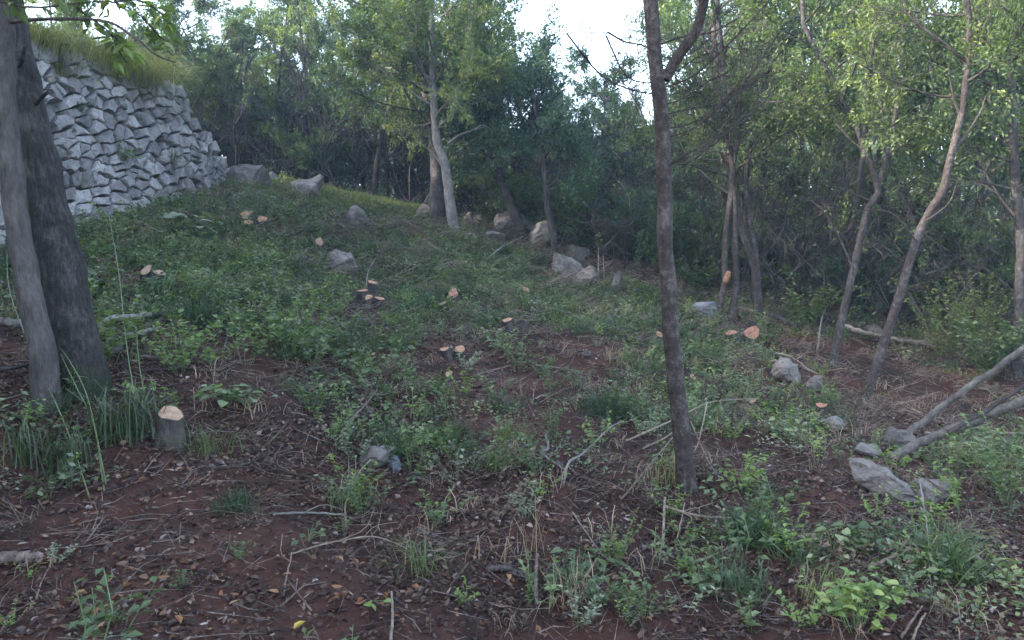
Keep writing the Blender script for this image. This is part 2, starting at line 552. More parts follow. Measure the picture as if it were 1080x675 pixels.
def scatter(out, proto, T, yaw, scale, tilt=None, dt=None):
    """copy a prototype's geometry to many places inside one mesh"""
    T = np.asarray(T, float); n = len(T)
    c, s = np.cos(yaw), np.sin(yaw)
    Rm = np.zeros((n, 3, 3))
    Rm[:, 0, 0] = c; Rm[:, 0, 1] = -s; Rm[:, 1, 0] = s; Rm[:, 1, 1] = c; Rm[:, 2, 2] = 1
    if tilt is not None:
        Rm[:, 0, 2] += tilt[:, 0]; Rm[:, 1, 2] += tilt[:, 1]
    sc_ = np.broadcast_to(scale, (n,))
    for v, f, m, t in proto.parts:
        k = len(v)
        V = np.einsum('nij,kj->nki', Rm, v) * sc_[:, None, None] + T[:, None]
        ff = (f[None] + (np.arange(n) * k)[:, None, None]).reshape(-1, f.shape[1])
        tt = t[None] + (0 if dt is None else np.asarray(dt)[:, None])
        out.add(V.reshape(-1, 3), ff, m, np.broadcast_to(tt, (n, k)).ravel())


def obj(name, me, parent=None, loc=None):
    o = bpy.data.objects.new(name, me)
    col.objects.link(o)
    if parent is not None:
        o.parent = parent
    if loc is not None:
        o.location = tuple(loc)
    return o


def tag(o, label=None, cat=None, group=None, kind=None):
    if label: o['label'] = label
    if cat: o['category'] = cat
    if group: o['group'] = group
    if kind: o['kind'] = kind
    return o


def thing(name, label, cat, loc, group=None):
    o = bpy.data.objects.new(name, None)
    o.empty_display_size = .1
    col.objects.link(o)
    o.location = tuple(loc)
    return tag(o, label, cat, group)


def dup(root, loc, rz=0, s=1, tilt=(0, 0), label=None, group=None):
    r = root.copy(); col.objects.link(r)
    r.location = tuple(loc); r.rotation_euler = (tilt[0], tilt[1], rz)
    r.scale = (s, s, s) if np.isscalar(s) else s
    if label: r['label'] = label
    if group: r['group'] = group
    for ch in list(root.children):
        c = ch.copy(); col.objects.link(c); c.parent = r
        for gch in list(ch.children):
            d = gch.copy(); col.objects.link(d); d.parent = c
    return r


# ------------------------------------------------------------------ ground
def axis(lo, hi, fine_lo, fine_hi, step, grow):
    a = list(np.arange(fine_lo, fine_hi, step))
    s = step; x = a[-1]
    while x < hi:
        s *= grow; x += s; a.append(min(x, hi))
    s = step; x = a[0]; b = []
    while x > lo:
        s *= grow; x -= s; b.append(max(x, lo))
    return np.array(b[::-1] + a)


gx = axis(-120, 120, -7.6, 5.5, .075, 1.06)
gy = axis(-60, 140, 2.4, 9.5, .065, 1.035)
XX, YY = np.meshgrid(gx, gy)
ZZ = H(XX, YY)
nx, ny = len(gx), len(gy)
idx = np.arange(nx * ny).reshape(ny, nx)
Fg = np.stack([idx[:-1, :-1], idx[:-1, 1:], idx[1:, 1:], idx[1:, :-1]], -1).reshape(-1, 4)
mbg = MB().add(np.stack([XX, YY, ZZ], -1).reshape(-1, 3), Fg)
tag(obj('ground', mbg.mesh('ground', ['soil'], True)), kind='structure')

# ------------------------------------------------------------------ dry stone wall
WY0, WY1 = 5.0, 17.5
wall_root = thing('dry_stone_wall', 'battered dry stone terrace wall of grey limestone on the left slope', 'stone wall',
                  on_ground(float(wall_x(11)), 11))


def wall_pt(s, v, d):
    y = s
    x = float(wall_x(y))
    b = np.array([x, y, float(base_h(x + .1, y)) - .12])
    up = np.array([-BATTER, 0, 1.0])
    out = np.array([1.0, 0, BATTER]) / math.hypot(1, BATTER)
    return b + up * v + out * d


def clip_poly(poly, m, n):
    res = []
    k = len(poly)
    for i in range(k):
        a, b = poly[i], poly[(i + 1) % k]
        da, db = np.dot(a - m, n), np.dot(b - m, n)
        if da <= 0: res.append(a)
        if da * db < 0:
            res.append(a + (b - a) * (da / (da - db)))
    return res


rw = np.random.default_rng(5)
seeds = []
v = -0.15
row = 0
while v < 2.75:
    rh = rw.uniform(.11, .27)
    s = WY0 + rw.uniform(0, .3)
    while s < WY1:
        wd = rw.uniform(.18, .56)
        vv = v + rh / 2 + rw.normal() * .07
        if vv < float(wall_H(s)) + .02:
            seeds.append((s + wd / 2 + rw.normal() * .03, vv))
        s += wd
    v += rh
seeds = np.array(seeds)
extra = []
for _ in range(130):
    s = rw.uniform(WY0, WY1); vv = rw.uniform(0, 1) * float(wall_H(s))
    extra.append((s, vv))
seeds = np.vstack([seeds, extra])
AN = np.array([1.0, 1.75])
Sd = seeds * AN
stones = []
for i, q in enumerate(Sd):
    poly = [q + np.array(c) for c in ((-.34, -.34), (.34, -.34), (.34, .34), (-.34, .34))]
    dd = np.linalg.norm(Sd - q, axis=1)
    for j in np.argsort(dd)[1:22]:
        if dd[j] > 1.1: break
        poly = clip_poly(poly, (q + Sd[j]) / 2, Sd[j] - q)
        if len(poly) < 3: break
    if len(poly) < 3: continue
    poly = np.array(poly) / AN
    # merge very short edges
    keep = [p for k, p in enumerate(poly) if np.linalg.norm(p - poly[k - 1]) > .03]
    if len(keep) < 3: continue
    poly = np.array(keep)
    jag = []
    for k in range(len(poly)):
        a_, b_ = poly[k], poly[(k + 1) % len(poly)]
        jag.append(a_)
        l_ = np.linalg.norm(b_ - a_)
        if l_ > .11:
            t_ = rw.uniform(.3, .7)
            jag.append(a_ * (1 - t_) + b_ * t_ + (poly.mean(0) - (a_ + b_) / 2) * rw.uniform(-.02, .26))
    poly = np.array(jag)
    c = poly.mean(0)
    area = .5 * abs(np.dot(poly[:, 0], np.roll(poly[:, 1], 1)) - np.dot(poly[:, 1], np.roll(poly[:, 0], 1)))
    proud = rw.uniform(-.03, .045)
    if rw.random() < .05: proud -= .14
    tilt = rw.normal(size=2) * np.array([.12, .16])
    k = len(poly)
    shr = rw.uniform(.88, .97)
    ring_f = [c + (p - c) * shr * rw.uniform(.88, 1.03) for p in poly]
    ins = rw.uniform(.82, .94)
    cc = c + rw.normal(size=2) * .03
    V = []
    for p in ring_f: V.append(wall_pt(p[0], p[1], -.28))
    for p in ring_f: V.append(wall_pt(p[0], p[1], proud - rw.uniform(.008, .028) + rw.normal() * .006 + np.dot(p - c, tilt)))
    for p in ring_f:
        p2 = cc + (p - cc) * ins * rw.uniform(.93, 1.05)
        V.append(wall_pt(p2[0], p2[1], proud + rw.normal() * .007 + np.dot(p2 - c, tilt)))
    V.append(wall_pt(cc[0], cc[1], proud + rw.uniform(-.008, .016)))
    fq = [[a, (a + 1) % k, k + (a + 1) % k, k + a] for a in range(k)] + [[k + a, k + (a + 1) % k, 2 * k + (a + 1) % k, 2 * k + a] for a in range(k)]
    ft = [[2 * k + a, 2 * k + (a + 1) % k, 3 * k] for a in range(k)]
    dep = max(c[0], 4)
    vis = area / dep ** 2 if c[0] > 9.0 else area / dep ** 2 * .05
    stones.append((vis, np.array(V), fq, ft, c))
stones.sort(key=lambda t: -t[0])
rest = MB()
for n_, (vis, V, fq, ft, c) in enumerate(stones):
    if n_ < 300:
        b = MB()
        og = V[-1]
        fqt = [[a[0], a[1], a[2]] for a in fq] + [[a[0], a[2], a[3]] for a in fq] + ft
        b.add(V, np.array(fqt))
        obj('stone', b.mesh('stone', ['stone'], False, og), wall_root, og - np.array(wall_root.location))
    else:
        fqt = [[a[0], a[1], a[2]] for a in fq] + [[a[0], a[2], a[3]] for a in fq] + ft
        rest.add(V, np.array(fqt))
if rest.parts:
    tag(obj('stone_courses', rest.mesh('stone_courses', ['stone'], False, np.array(wall_root.location)), wall_root), kind='stuff')


# ------------------------------------------------------------------ rocks
def rock_mesh(name, rng, dims, mat='rock', npts=15, cuts=2, rough=.05):
    bm = bmesh.new()
    for _ in range(npts):
        v_ = unit(rng.normal(size=3))
        v_ = v_ * rng.uniform(.8, 1.0)
        bm.verts.new(v_ * np.array(dims) * .5)
    r = bmesh.ops.convex_hull(bm, input=bm.verts[:])
    bmesh.ops.delete(bm, geom=[e for e in bm.verts if not e.link_faces], context='VERTS')
    bmesh.ops.triangulate(bm, faces=bm.faces[:])
    for _ in range(cuts):
        bmesh.ops.subdivide_edges(bm, edges=bm.edges[:], cuts=1, use_grid_fill=True, smooth=.08)
    sd = rng.integers(1000)
    s_ = min(dims)
    for v_ in bm.verts:
        c = np.array(v_.co)
        nn = vnoise(c[0] / s_ * 3 + sd, c[1] / s_ * 3 + c[2] / s_ * 2.3, 9) - .5 + .6 * (vnoise(c[0] / s_ * 8, c[2] / s_ * 8 + c[1] / s_ * 7 + sd, 10) - .5)
        v_.co += v_.normal * float(nn) * s_ * rough * 4
    me = bpy.data.meshes.new(name)
    bm.to_mesh(me); bm.free()
    me.materials.append(M[mat])
    return me


rr_ = np.random.default_rng(21)
CLEAR = []


def rock(label, px, py, wpx, hpx, depth=1.0, rz=0, tilt=(0, 0), mat='rock', sink=.3, group=None):
    b = G(px, py)
    D = b[1]
    w = wpx * D / F; h = hpx * D / F * 1.15
    CLEAR.append((b[0], b[1] - w * .25, w * .62))
    me = rock_mesh('rock', rr_, (w * 1.1, w * depth, h * (1 + sink)), mat)
    o = obj('rock', me)
    o.location = (b[0], b[1] + w * depth * .2, b[2] + h * (.5 - sink * .5))
    o.rotation_euler = (tilt[0], tilt[1], rz)
    return tag(o, label, 'rock', group)


rock('pale boulder against the far end of the stone wall', 262, 199, 52, 34, sink=.5)
rock('small dark rock between two pale boulders near the wall end', 288, 199, 20, 14, mat='rock')
rock('pale pointed boulder on the grass right of the wall end', 324, 209, 46, 27, sink=.5)
rock('grey white rock in the green slope left of the paired trunks', 375, 243, 32, 24, sink=.5)
rock('low flat rock sunk in ground cover below the grassy bank', 362, 287, 42, 22, sink=.5)
rock('bright white tilted stone just left of the dark straight trunk', 447, 232, 18, 18, tilt=(0, .5))
rock('squarish rock right of the pale leaning trunk', 492, 240, 20, 16)
rock('small pale rock behind the paired trunks', 503, 236, 14, 9)
rock('pair of low pale rocks in front of the wood, left one', 497, 255, 16, 11)
rock('broad pale rock lying before the dark wood edge', 520, 257, 30, 15)
rock('large wedge shaped boulder at the foot of the leaning dark tree', 545, 252, 46, 28, tilt=(0, .35))
rock('dark boulder in shade right of the wedge shaped boulder', 570, 262, 26, 28, tilt=(0, .5))
rock('long pale ledge of rock sloping down at the clearing edge', 594, 290, 70, 19, tilt=(0, .5), sink=.6)
rock('pale block at the lower end of the sloping rock ledge', 622, 300, 26, 18)
rock('dark rock in the shadows behind the sloping ledge', 612, 276, 34, 18)
rock('small upright grey rock at the clearing edge right of the ledge', 651, 307, 16, 18)
rock('small white stone lying in the dark undergrowth', 683, 275, 9, 6)
rock('bluish grey flat rock left of the clustered stems', 747, 337, 36, 16, tilt=(.2, .25), mat='blue_rock')
rock('grey rock under the pile of sticks right of centre', 832, 405, 36, 24, tilt=(0, .4))
rock('angular pale rock at the right end of the stick pile', 862, 415, 28, 18)
rock('small pale stone below the angular rock', 834, 404, 14, 10)
rock('long split grey slab tilted on the right slope', 940, 530, 108, 30, .35, rz=-.55, tilt=(.2, .42), sink=.1)
rock('triangular grey slab behind the split slab', 985, 532, 48, 32, .6, rz=-.4, tilt=(.2, .35))
rock('rounded pinkish stone beside the fallen pole end', 921, 483, 44, 17, .6)
rock('small round pale stone above the pinkish stone', 905, 463, 9, 9)
rock('pale stone under the fallen poles', 950, 471, 44, 17, .7, rz=.3)
rock('flat tan stone left of the pole ends', 878, 454, 30, 13, .7)
rock('grey stone half buried in the leaf litter left of centre', 398, 494, 44, 24, .8, rz=.4)
rock('small blue grey stone next to the half buried grey stone', 415, 497, 20, 16, 1, rz=.8, mat='blue_rock')
rock('thin grey stone slab on the far right litter', 1030, 597, 30, 12, .4, rz=-.6, tilt=(.1, .35))
rock('pale rock in the shade between the two leaning trunks', 922, 357, 26, 12)
rock('grey rock in the shade behind the pale log', 905, 350, 20, 14)
rock('pale flat rock in the middle of the trampled clearing', 618, 377, 12, 6, .8)


# ------------------------------------------------------------------ trees
def perp_dirs(rng, d, n, ang):
    """n unit vectors leaning away from d by about ang"""
    d = unit(d)
    ref = np.array([0, 0, 1.0]) if abs(d[2]) < .8 else np.array([1.0, 0, 0])
    u = unit(np.cross(d, ref)); w = np.cross(d, u)
    a = rng.uniform(0, 2 * math.pi, n)
    th = ang * rng.uniform(.6, 1.3, n)
    return unit(np.cos(th)[:, None] * d + np.sin(th)[:, None] * (np.cos(a)[:, None] * u + np.sin(a)[:, None] * w))


def grow_crown(rng, wood, crown, limbs, sub_n=7, twig_n=6, leaf_n=30, leafL=.07, leafW=.035, sub_len=.45, twig_len=.38,
               limb_r=.03, twig_r=.005, bare=0.0, wm=0, lm=1, up=.25, sub_from=.25):
    """limbs: list of paths; sub branches and leafy twigs grow from them"""
    tP0, tP1, tP2 = [], [], []
    for path in limbs:
        L = np.linalg.norm(np.diff(path, axis=0), axis=1).sum()
        n = len(path)
        tube(wood, path, np.linspace(limb_r * (L / 2.0) ** .5, .006, n), 5, wm, cap=False)
        for k in range(sub_n):
            t = sub_from + (1 - sub_from) * (k + rng.uniform(0, 1)) / sub_n
            i = min(int(t * (n - 1)), n - 2); fr = t * (n - 1) - i
            p0 = path[i] * (1 - fr) + path[i + 1] * fr
            d = perp_dirs(rng, path[i + 1] - path[i], 1, .9)[0] + np.array([0, 0, up])
            l = L * sub_len * rng.uniform(.6, 1.15) * (1.15 - .6 * t)
            d = unit(d)
            p1 = p0 + d * l * .5 + rng.normal(size=3) * l * .08
            p2 = p0 + d * l + rng.normal(size=3) * l * .12 + np.array([0, 0, l * .08])
            tube(crown, smooth_path([p0, p1, p2], 4), np.linspace(.012, .004, 4) * (limb_r / .03), 4, wm, cap=False)
            for q in range(twig_n):
                tt = .25 + .75 * (q + rng.uniform(0, 1)) / twig_n
                a = p0 * (1 - tt) ** 2 + 2 * p1 * tt * (1 - tt) + p2 * tt * tt
                dd = unit(perp_dirs(rng, d, 1, .8)[0] + np.array([0, 0, up * .6]))
                tl = twig_len * rng.uniform(.6, 1.3)
                tP0.append(a); tP1.append(a + dd * tl * .5 + rng.normal(size=3) * tl * .08); tP2.append(a + dd * tl)
    tP0, tP1, tP2 = map(np.array, (tP0, tP1, tP2))
    twigs(crown, tP0, tP1, tP2, twig_r, twig_r * .35, wm)
    leafy = rng.random(len(tP0)) >= bare
    a0, a1, a2 = tP0[leafy], tP1[leafy], tP2[leafy]
    n = len(a0)
    if n == 0 or leaf_n == 0: return
    t = rng.uniform(.1, 1.05, (n, leaf_n))[..., None]
    pos = a0[:, None] * (1 - t) ** 2 + 2 * a1[:, None] * t * (1 - t) + a2[:, None] * t * t
    pos = pos + rng.normal(size=pos.shape) * .045 * (twig_len / .38)
    ax = unit(a2 - a0)[:, None] + rng.normal(size=pos.shape) * .75
    nr = np.array([0, 0, 1.0]) + rng.normal(size=pos.shape) * .65
    base = np.repeat(rng.normal(.42, .16, n), leaf_n) + rng.normal(0, .12, n * leaf_n)
    k = n * leaf_n
    leaves(crown, pos.reshape(-1, 3), ax.reshape(-1, 3), nr.reshape(-1, 3), leafL * rng.uniform(.6, 1.25, k), leafW * rng.uniform(.7, 1.2, k),
           .2, lm, base)


def limb_path(rng, p0, az, el, L, curve=.25):
    d = np.array([math.cos(az) * math.cos(el), math.sin(az) * math.cos(el), math.sin(el)])
    pts = [p0]
    for k in range(4):
        d = unit(d + np.array([0, 0, curve * .35]) + rng.normal(size=3) * .16)
        pts.append(pts[-1] + d * L / 4)
    return smooth_path(pts, 7)


def path_radii(n, r0, r1, flare=.35):
    t = np.linspace(0, 1, n)
    return (r0 + (r1 - r0) * t) * (1 + flare * np.exp(-t * n * .35 * (8 / n) * 4))


def forest_proto(seed, Ht, stems, spread, cb, nl, leafmat, wood='bark_dark', leafL=.095, leaf_n=32, bare=.08, sub_n=7, twig_n=6, r0=.09, lean=.12):
    rng = np.random.default_rng(seed)
    tm, cm = MB(), MB()
    limbs = []
    for s in range(stems):
        a = rng.uniform(0, 2 * math.pi)
        ln = lean * (1 if stems == 1 else 1.6)
        off = np.array([math.cos(a), math.sin(a), 0]) * (.0 if stems == 1 else .12)
        pts = [off + np.array([0, 0, -.25])]
        hh = Ht * rng.uniform(.82, 1.0)
        d = np.array([math.cos(a) * ln, math.sin(a) * ln, 1.0])
        for k in range(1, 7):
            d = d + rng.normal(size=3) * np.array([.10, .10, 0])
            pts.append(pts[-1] + unit(d) * hh / 6)
        path = smooth_path(pts, 15)
        r = r0 * rng.uniform(.8, 1.1) / (1 if stems == 1 else stems ** .35)
        tube(tm, path, path_radii(15, r, r * .22), 7, 0, rough=.06, rng=rng)
        m = max(3, nl // stems)
        for k in range(m):
            t = cb + (1 - cb) * (k + rng.uniform(0, 1)) / m
            i = min(int(t * 14), 13)
            prof = math.sin(math.pi * min(1, .22 + .78 * (t - cb) / (1 - cb))) ** .7
            L = spread * prof * rng.uniform(.7, 1.15) + .35
            limbs.append(limb_path(rng, path[i], k * 2.4 + rng.uniform(-.4, .4) + s * 2, rng.uniform(.05, .6) + .5 * (t - cb), L))
        # a few dead lower twigs
        for k in range(4):
            t = rng.uniform(.15, cb)
            i = min(int(t * 14), 13)
            lp = limb_path(rng, path[i], rng.uniform(0, 6.28), rng.uniform(-.1, .5), rng.uniform(.4, 1.1))
            tube(tm, lp, np.linspace(.011, .003, len(lp)), 4, 0, cap=False)
    grow_crown(rng, tm, cm, limbs, sub_n, twig_n, leaf_n, leafL, leafL * .5, bare=bare, limb_r=.028)
    return tm.mesh('trunk', [wood], True), cm.mesh('crown', [wood, leafmat])


protos = {}


def make_proto(key, name, label, cat, *a, **k):
    tme, cme = forest_proto(*a, **k)
    protos[key] = (name, tme, cme)


make_proto('oak1', 'evergreen_tree', '', 'tree', 101, 8.2, 1, 1.9, .34, 15, 'leaf_oak')
make_proto('oak2', 'evergreen_tree', '', 'tree', 102, 8.0, 2, 1.8, .32, 16, 'leaf_oak')
make_proto('oak3', 'evergreen_tree', '', 'tree', 103, 7.6, 3, 1.6, .30, 15, 'leaf_oak', bare=.15)
make_proto('round', 'round_crowned_tree', '', 'tree', 104, 6.4, 2, 2.2, .26, 17, 'leaf_blue', bare=.02, leaf_n=34)
make_proto('light1', 'light_leaved_tree', '', 'tree', 105, 8.6, 1, 1.7, .36, 13, 'leaf_light', 'bark_grey', bare=.15)
make_proto('light2', 'light_leaved_tree', '', 'tree', 106, 8.2, 2, 1.6, .38, 14, 'leaf_light', 'bark_grey', bare=.22)
make_proto('lacy', 'lacy_tree', '', 'tree', 107, 7.5, 2, 1.7, .35, 12, 'leaf_light', 'bark_dark', bare=.45, leaf_n=22)
make_proto('shrub1', 'understory_shrub', '', 'shrub', 108, 2.6, 4, 1.0, .18, 14, 'leaf_oak', 'bark_dark', bare=.1, leaf_n=26, sub_n=5, twig_n=5, r0=.03, lean=.3)
make_proto('shrub2', 'understory_shrub', '', 'shrub', 109, 2.2, 5, .9, .15, 15, 'leaf_blue', 'bark_dark', bare=.1, leaf_n=26, sub_n=5, twig_n=5, r0=.025, lean=.35)
make_proto('shrub3', 'withered_shrub', '', 'shrub', 110, 2.2, 4, .9, .2, 12, 'leaf_brown', 'bark_grey', bare=.25, leaf_n=18, sub_n=5, twig_n=5, r0=.025, lean=.35)
make_proto('bare', 'bare_shrub', '', 'shrub', 111, 3.4, 4, 1.2, .2, 14, 'leaf_oak', 'bark_grey', bare=.93, leaf_n=14, sub_n=6, twig_n=6, r0=.035, lean=.35)

make_proto('bare2', 'bare_shrub', '', 'shrub', 112, 3.2, 3, 1.3, .2, 10, 'leaf_light', 'bark_grey', bare=.9, leaf_n=14, sub_n=5, twig_n=4, r0=.018, lean=.45)


def plant_tree(key, x, y, s=1.0, rz=0.0, label='', cat='tree', group=None, sz=None, sink=0.05):
    name, tme, cme = protos[key]
    z = float(H(x, y)) - sink
    r = thing(name, label, cat, (x, y, z), group)
    r.rotation_euler = (0, 0, rz)
    r.scale = (s, s, s if sz is None else sz)
    obj('trunk', tme, r)
    obj('crown', cme, r)
    return r


# wood: explicit front crowns, then scattered rows.   forest edge runs diagonally
def edge_y(x):
    return np.interp(x, [-30, -9, -5, -1.2, 1.5, 3.6, 5.2, 7, 9, 14], [19, 19.5, 20.5, 18.5, 17, 14.6, 13.6, 12.6, 9.5, 6])


rt = np.random.default_rng(77)
placed = []
spec = []  # (key, x, y, s, sz)


def pxD(px, D):
    return (px - CX) / F * D


for key, px, D, s, sz in [
        ('oak1', 395, 20.5, .95, 1.05), ('round', 560, 21.5, .95, .82), ('round', 628, 23.0, 1.05, .92),
        ('lacy', 672, 20.0, .8, .72), ('oak2', 505, 24, .95, .7), ('oak2', 470, 20.5, .95, 1.1), ('oak3', 330, 22, .9, .85), ('lacy', 285, 21, .95, .85),
        ('oak2', 235, 23, .85, .75), ('oak3', 200, 20.5, .75, .65), ('light1', 735, 19.0, .85, .75), ('oak3', 770, 17.5, .95, 1.0),
        ('light2', 830, 17.0, 1.1, 1.25), ('light1', 890, 18.5, 1.2, 1.35), ('oak1', 850, 21.5, 1.2, 1.4), ('oak2', 950, 17.0, 1.1, 1.25),
        ('light2', 1000, 15.0, 1.0, 1.15), ('oak1', 1060, 14.5, 1.0, 1.2), ('oak3', 1130, 13.0, 1.0, 1.25), ('oak2', 1010, 19.5, 1.25, 1.45),
        ('oak3', 140, 20, .8, .75), ('light2', 80, 19, .8, .8), ('oak1', 600, 27, .85, .72), ('oak2', 690, 25, .8, .7), ('oak2', 1200, 11.5, 1.0, 1.2)]:
    spec.append((key, pxD(px, D), D, s, sz)); placed.append((pxD(px, D), D))
for _ in range(4000):
    x = rt.uniform(-24, 26); y = rt.uniform(8, 42)
    ey = float(edge_y(x)) + 1.5
    if y < ey or abs(x / y) > .95: continue
    dmin = 2.3 if y < ey + 8 else 3.0
    if any((x - a) ** 2 + (y - b) ** 2 < dmin ** 2 for a, b in placed): continue
    px = CX + F * x / y
    key = rt.choice(['oak1', 'oak2', 'oak3', 'round', 'light1', 'lacy'], p=[.28, .27, .22, .08, .1, .05])
    s = rt.uniform(.85, 1.15); sz = s * rt.uniform(.9, 1.2)
    hm = {'oak1': 8.6, 'oak2': 8.4, 'oak3': 8, 'round': 6.8, 'light1': 9, 'lacy': 8}[key]
    if 480 < px < 720:      # the gap of open sky: lower trees there
        sz = min(sz, (1.6 + .20 * y - float(H(x, y))) / hm)
    if px < 345:
        sz = min(sz, (1.6 + .30 * y - float(H(x, y))) / hm)
    if sz < .45: continue
    spec.append((key, x, y, s * .95, sz)); placed.append((x, y))
    if len(spec) >= 118: break
ordn = ['first', 'second', 'third', 'fourth', 'fifth', 'sixth', 'seventh', 'eighth', 'ninth', 'tenth', 'eleventh', 'twelfth', 'thirteenth', 'fourteenth', 'fifteenth', 'sixteenth', 'seventeenth', 'eighteenth', 'nineteenth', 'twentieth']
spec.sort(key=lambda t: t[1] / t[2])
KN = {'oak1': 'single stemmed evergreen tree', 'oak2': 'twin stemmed evergreen tree', 'oak3': 'three stemmed evergreen tree', 'round': 'blue green round crowned tree',
      'light1': 'tall light leaved tree', 'light2': 'twin stemmed light leaved tree', 'lacy': 'sparse lacy tree'}


def where(px):
    return ('above the stone wall' if px < 190 else 'just right of the stone wall' if px < 350 else 'around the paired trunks' if px < 500 else
            'under the open sky gap' if px < 700 else 'behind the clustered stems' if px < 860 else 'behind the two leaning trunks' if px < 1010 else 'at the right edge')


cnt = {}
for key, x, y, s, sz in spec:
    px = CX + F * x / y
    rowname = 'front row' if y < float(edge_y(x)) + 6 else 'back row'
    k = (key, where(px), rowname)
    cnt.setdefault(k, []).append((key, x, y, s, sz))
for (key, wh, rowname), lst in cnt.items():
    for i, (key, x, y, s, sz) in enumerate(lst):
        lab = f"{KN[key]} in the {rowname} {wh}"
        if len(lst) > 1:
            lab = f"{ordn[i]} {KN[key]} from left, {rowname} {wh}"
        plant_tree(key, x, y, s, rt.uniform(0, 6.28), lab, 'tree', 'trees of the wood', sz)

# unseen trees added on the left terrace to keep sun off the clearing
gi = 0
rg = np.random.default_rng(88)
for gxx in np.arange(-9.5, -24, -2.7):
    for gyy in np.arange(-9, 13.5, 2.7):
        x = gxx + rg.uniform(-.7, .7); y = gyy + rg.uniform(-.8, .8)
        if y > 3 and abs(x / y) < .72: continue
        key = rg.choice(['oak1', 'oak2', 'oak3'])
        s = rg.uniform(.9, 1.08)
        plant_tree(key, x, y, s, rg.uniform(0, 6.28), 'unseen evergreen tree added on the terrace beyond the left edge to block the sun', 'tree', 'sun blocking trees added on the terrace', s * rg.uniform(.95, 1.1))

# understory shrubs
shr = []
for _ in range(3000):
    x = rt.uniform(-16, 18); y = rt.uniform(8, 30)
    ey = float(edge_y(x))
    if y < ey + .2 or y > ey + 8 or abs(x / y) > .85: continue
    if x < -5.5 and y < 19: continue
    if any((x - a) ** 2 + (y - b) ** 2 < .95 ** 2 for a, b in shr): continue
    if x / y < -.09 and rt.random() < .45: continue
    shr.append((x, y))
    if len(shr) >= 130: break
cnt = {}
for x, y in sorted(shr, key=lambda t: t[0] / t[1]):
    px = CX + F * x / y
    if 615 < px < 700 and y < float(edge_y(x)) + 3:
        key = 'shrub3'
    else:
        key = rt.choice(['shrub1', 'shrub2', 'shrub3', 'bare'], p=[.06, .06, .03, .85] if px < 480 else [.20, .14, .04, .62])
    cnt.setdefault((key, where(px)), []).append((x, y))
SN = {'shrub1': 'dark green bushy shrub', 'shrub2': 'blue green low shrub', 'shrub3': 'brownish withered shrub', 'bare': 'bare grey twiggy shrub'}
for (key, wh), lst in cnt.items():
    for i, (x, y) in enumerate(lst):
        lab = f"{SN[key]} in the shade of the wood {wh}" if len(lst) == 1 else f"{ordn[i]} {SN[key]} from left in the shade {wh}"
        s = rt.uniform(.5, .85) if y < float(edge_y(x)) + 4 and key != 'bare' else rt.uniform(.8, 1.25)
        plant_tree(key, x, y, s, rt.uniform(0, 6.28), lab, 'shrub', 'shrubs under the trees', s * rt.uniform(.8, 1.25))

for px, D, s, lab in [(818, 14.6, .75, 'grey bare branched shrub just right of the forked stems'), (845, 14.2, .8, 'grey bare branched shrub between forked stems and leaning trunk'), (872, 13.6, .8, 'grey bare branched shrub close behind the left leaning trunk'),
                      (958, 13.0, .75, 'grey bare branched shrub behind the longest leaning trunk'), (1030, 12.6, .75, 'grey bare branched shrub near the right edge trunk'), (655, 16.0, .8, 'grey bare branched shrub left of the slender trunk in the wood')]:
    plant_tree('bare2', pxD(px, D), D, s, rt.uniform(0, 6.28), lab, 'shrub', 'shrubs under the trees')

# far-off mass of wood behind everything that can be told apart
fw = MB()
rf = np.random.default_rng(9)
nf = 110000
a = rf.uniform(-1.0, 1.0, nf); y = rf.uniform(38, 62, nf); x = a * y
z = H(x, y) + rf.uniform(0, 1, nf) ** 1.5 * np.where((a > -.06) & (a < .2), 4.5, 8.5)
low = rf.random(nf) < .35
z = np.where(low, H(x, y) + rf.uniform(-.2, 3.2, nf), z)
keep = low | ((vnoise(x * .5, y * .5 + z * .5, 31) + .4 * vnoise(x * 1.5, z * 1.5, 32)) > .45)
p = np.stack([x, y, z], 1)[keep]
leaves(fw, p, rf.normal(size=p.shape), rf.normal(size=p.shape) + np.array([0, 0, .8]), .42, .26, .2, 0, rf.normal(.4, .15, len(p)))
tag(obj('distant_wood', fw.mesh('distant_wood', ['leaf_oak'])), 'dense mass of far evergreen foliage closing off the wood', 'wood', kind='stuff')


# ------------------------------------------------------------------ individual trees along the clearing
def pix_path(pts, D0, D1=None, n=24, base_h_=-.15):
    k = len(pts)
    Ds = np.linspace(D0, D0 if D1 is None else D1, k)
    w = [P(q[0], q[1], d) for q, d in zip(pts, Ds)]
    w[0][2] = float(H(w[0][0], w[0][1])) + base_h_
    return smooth_path(w, n)


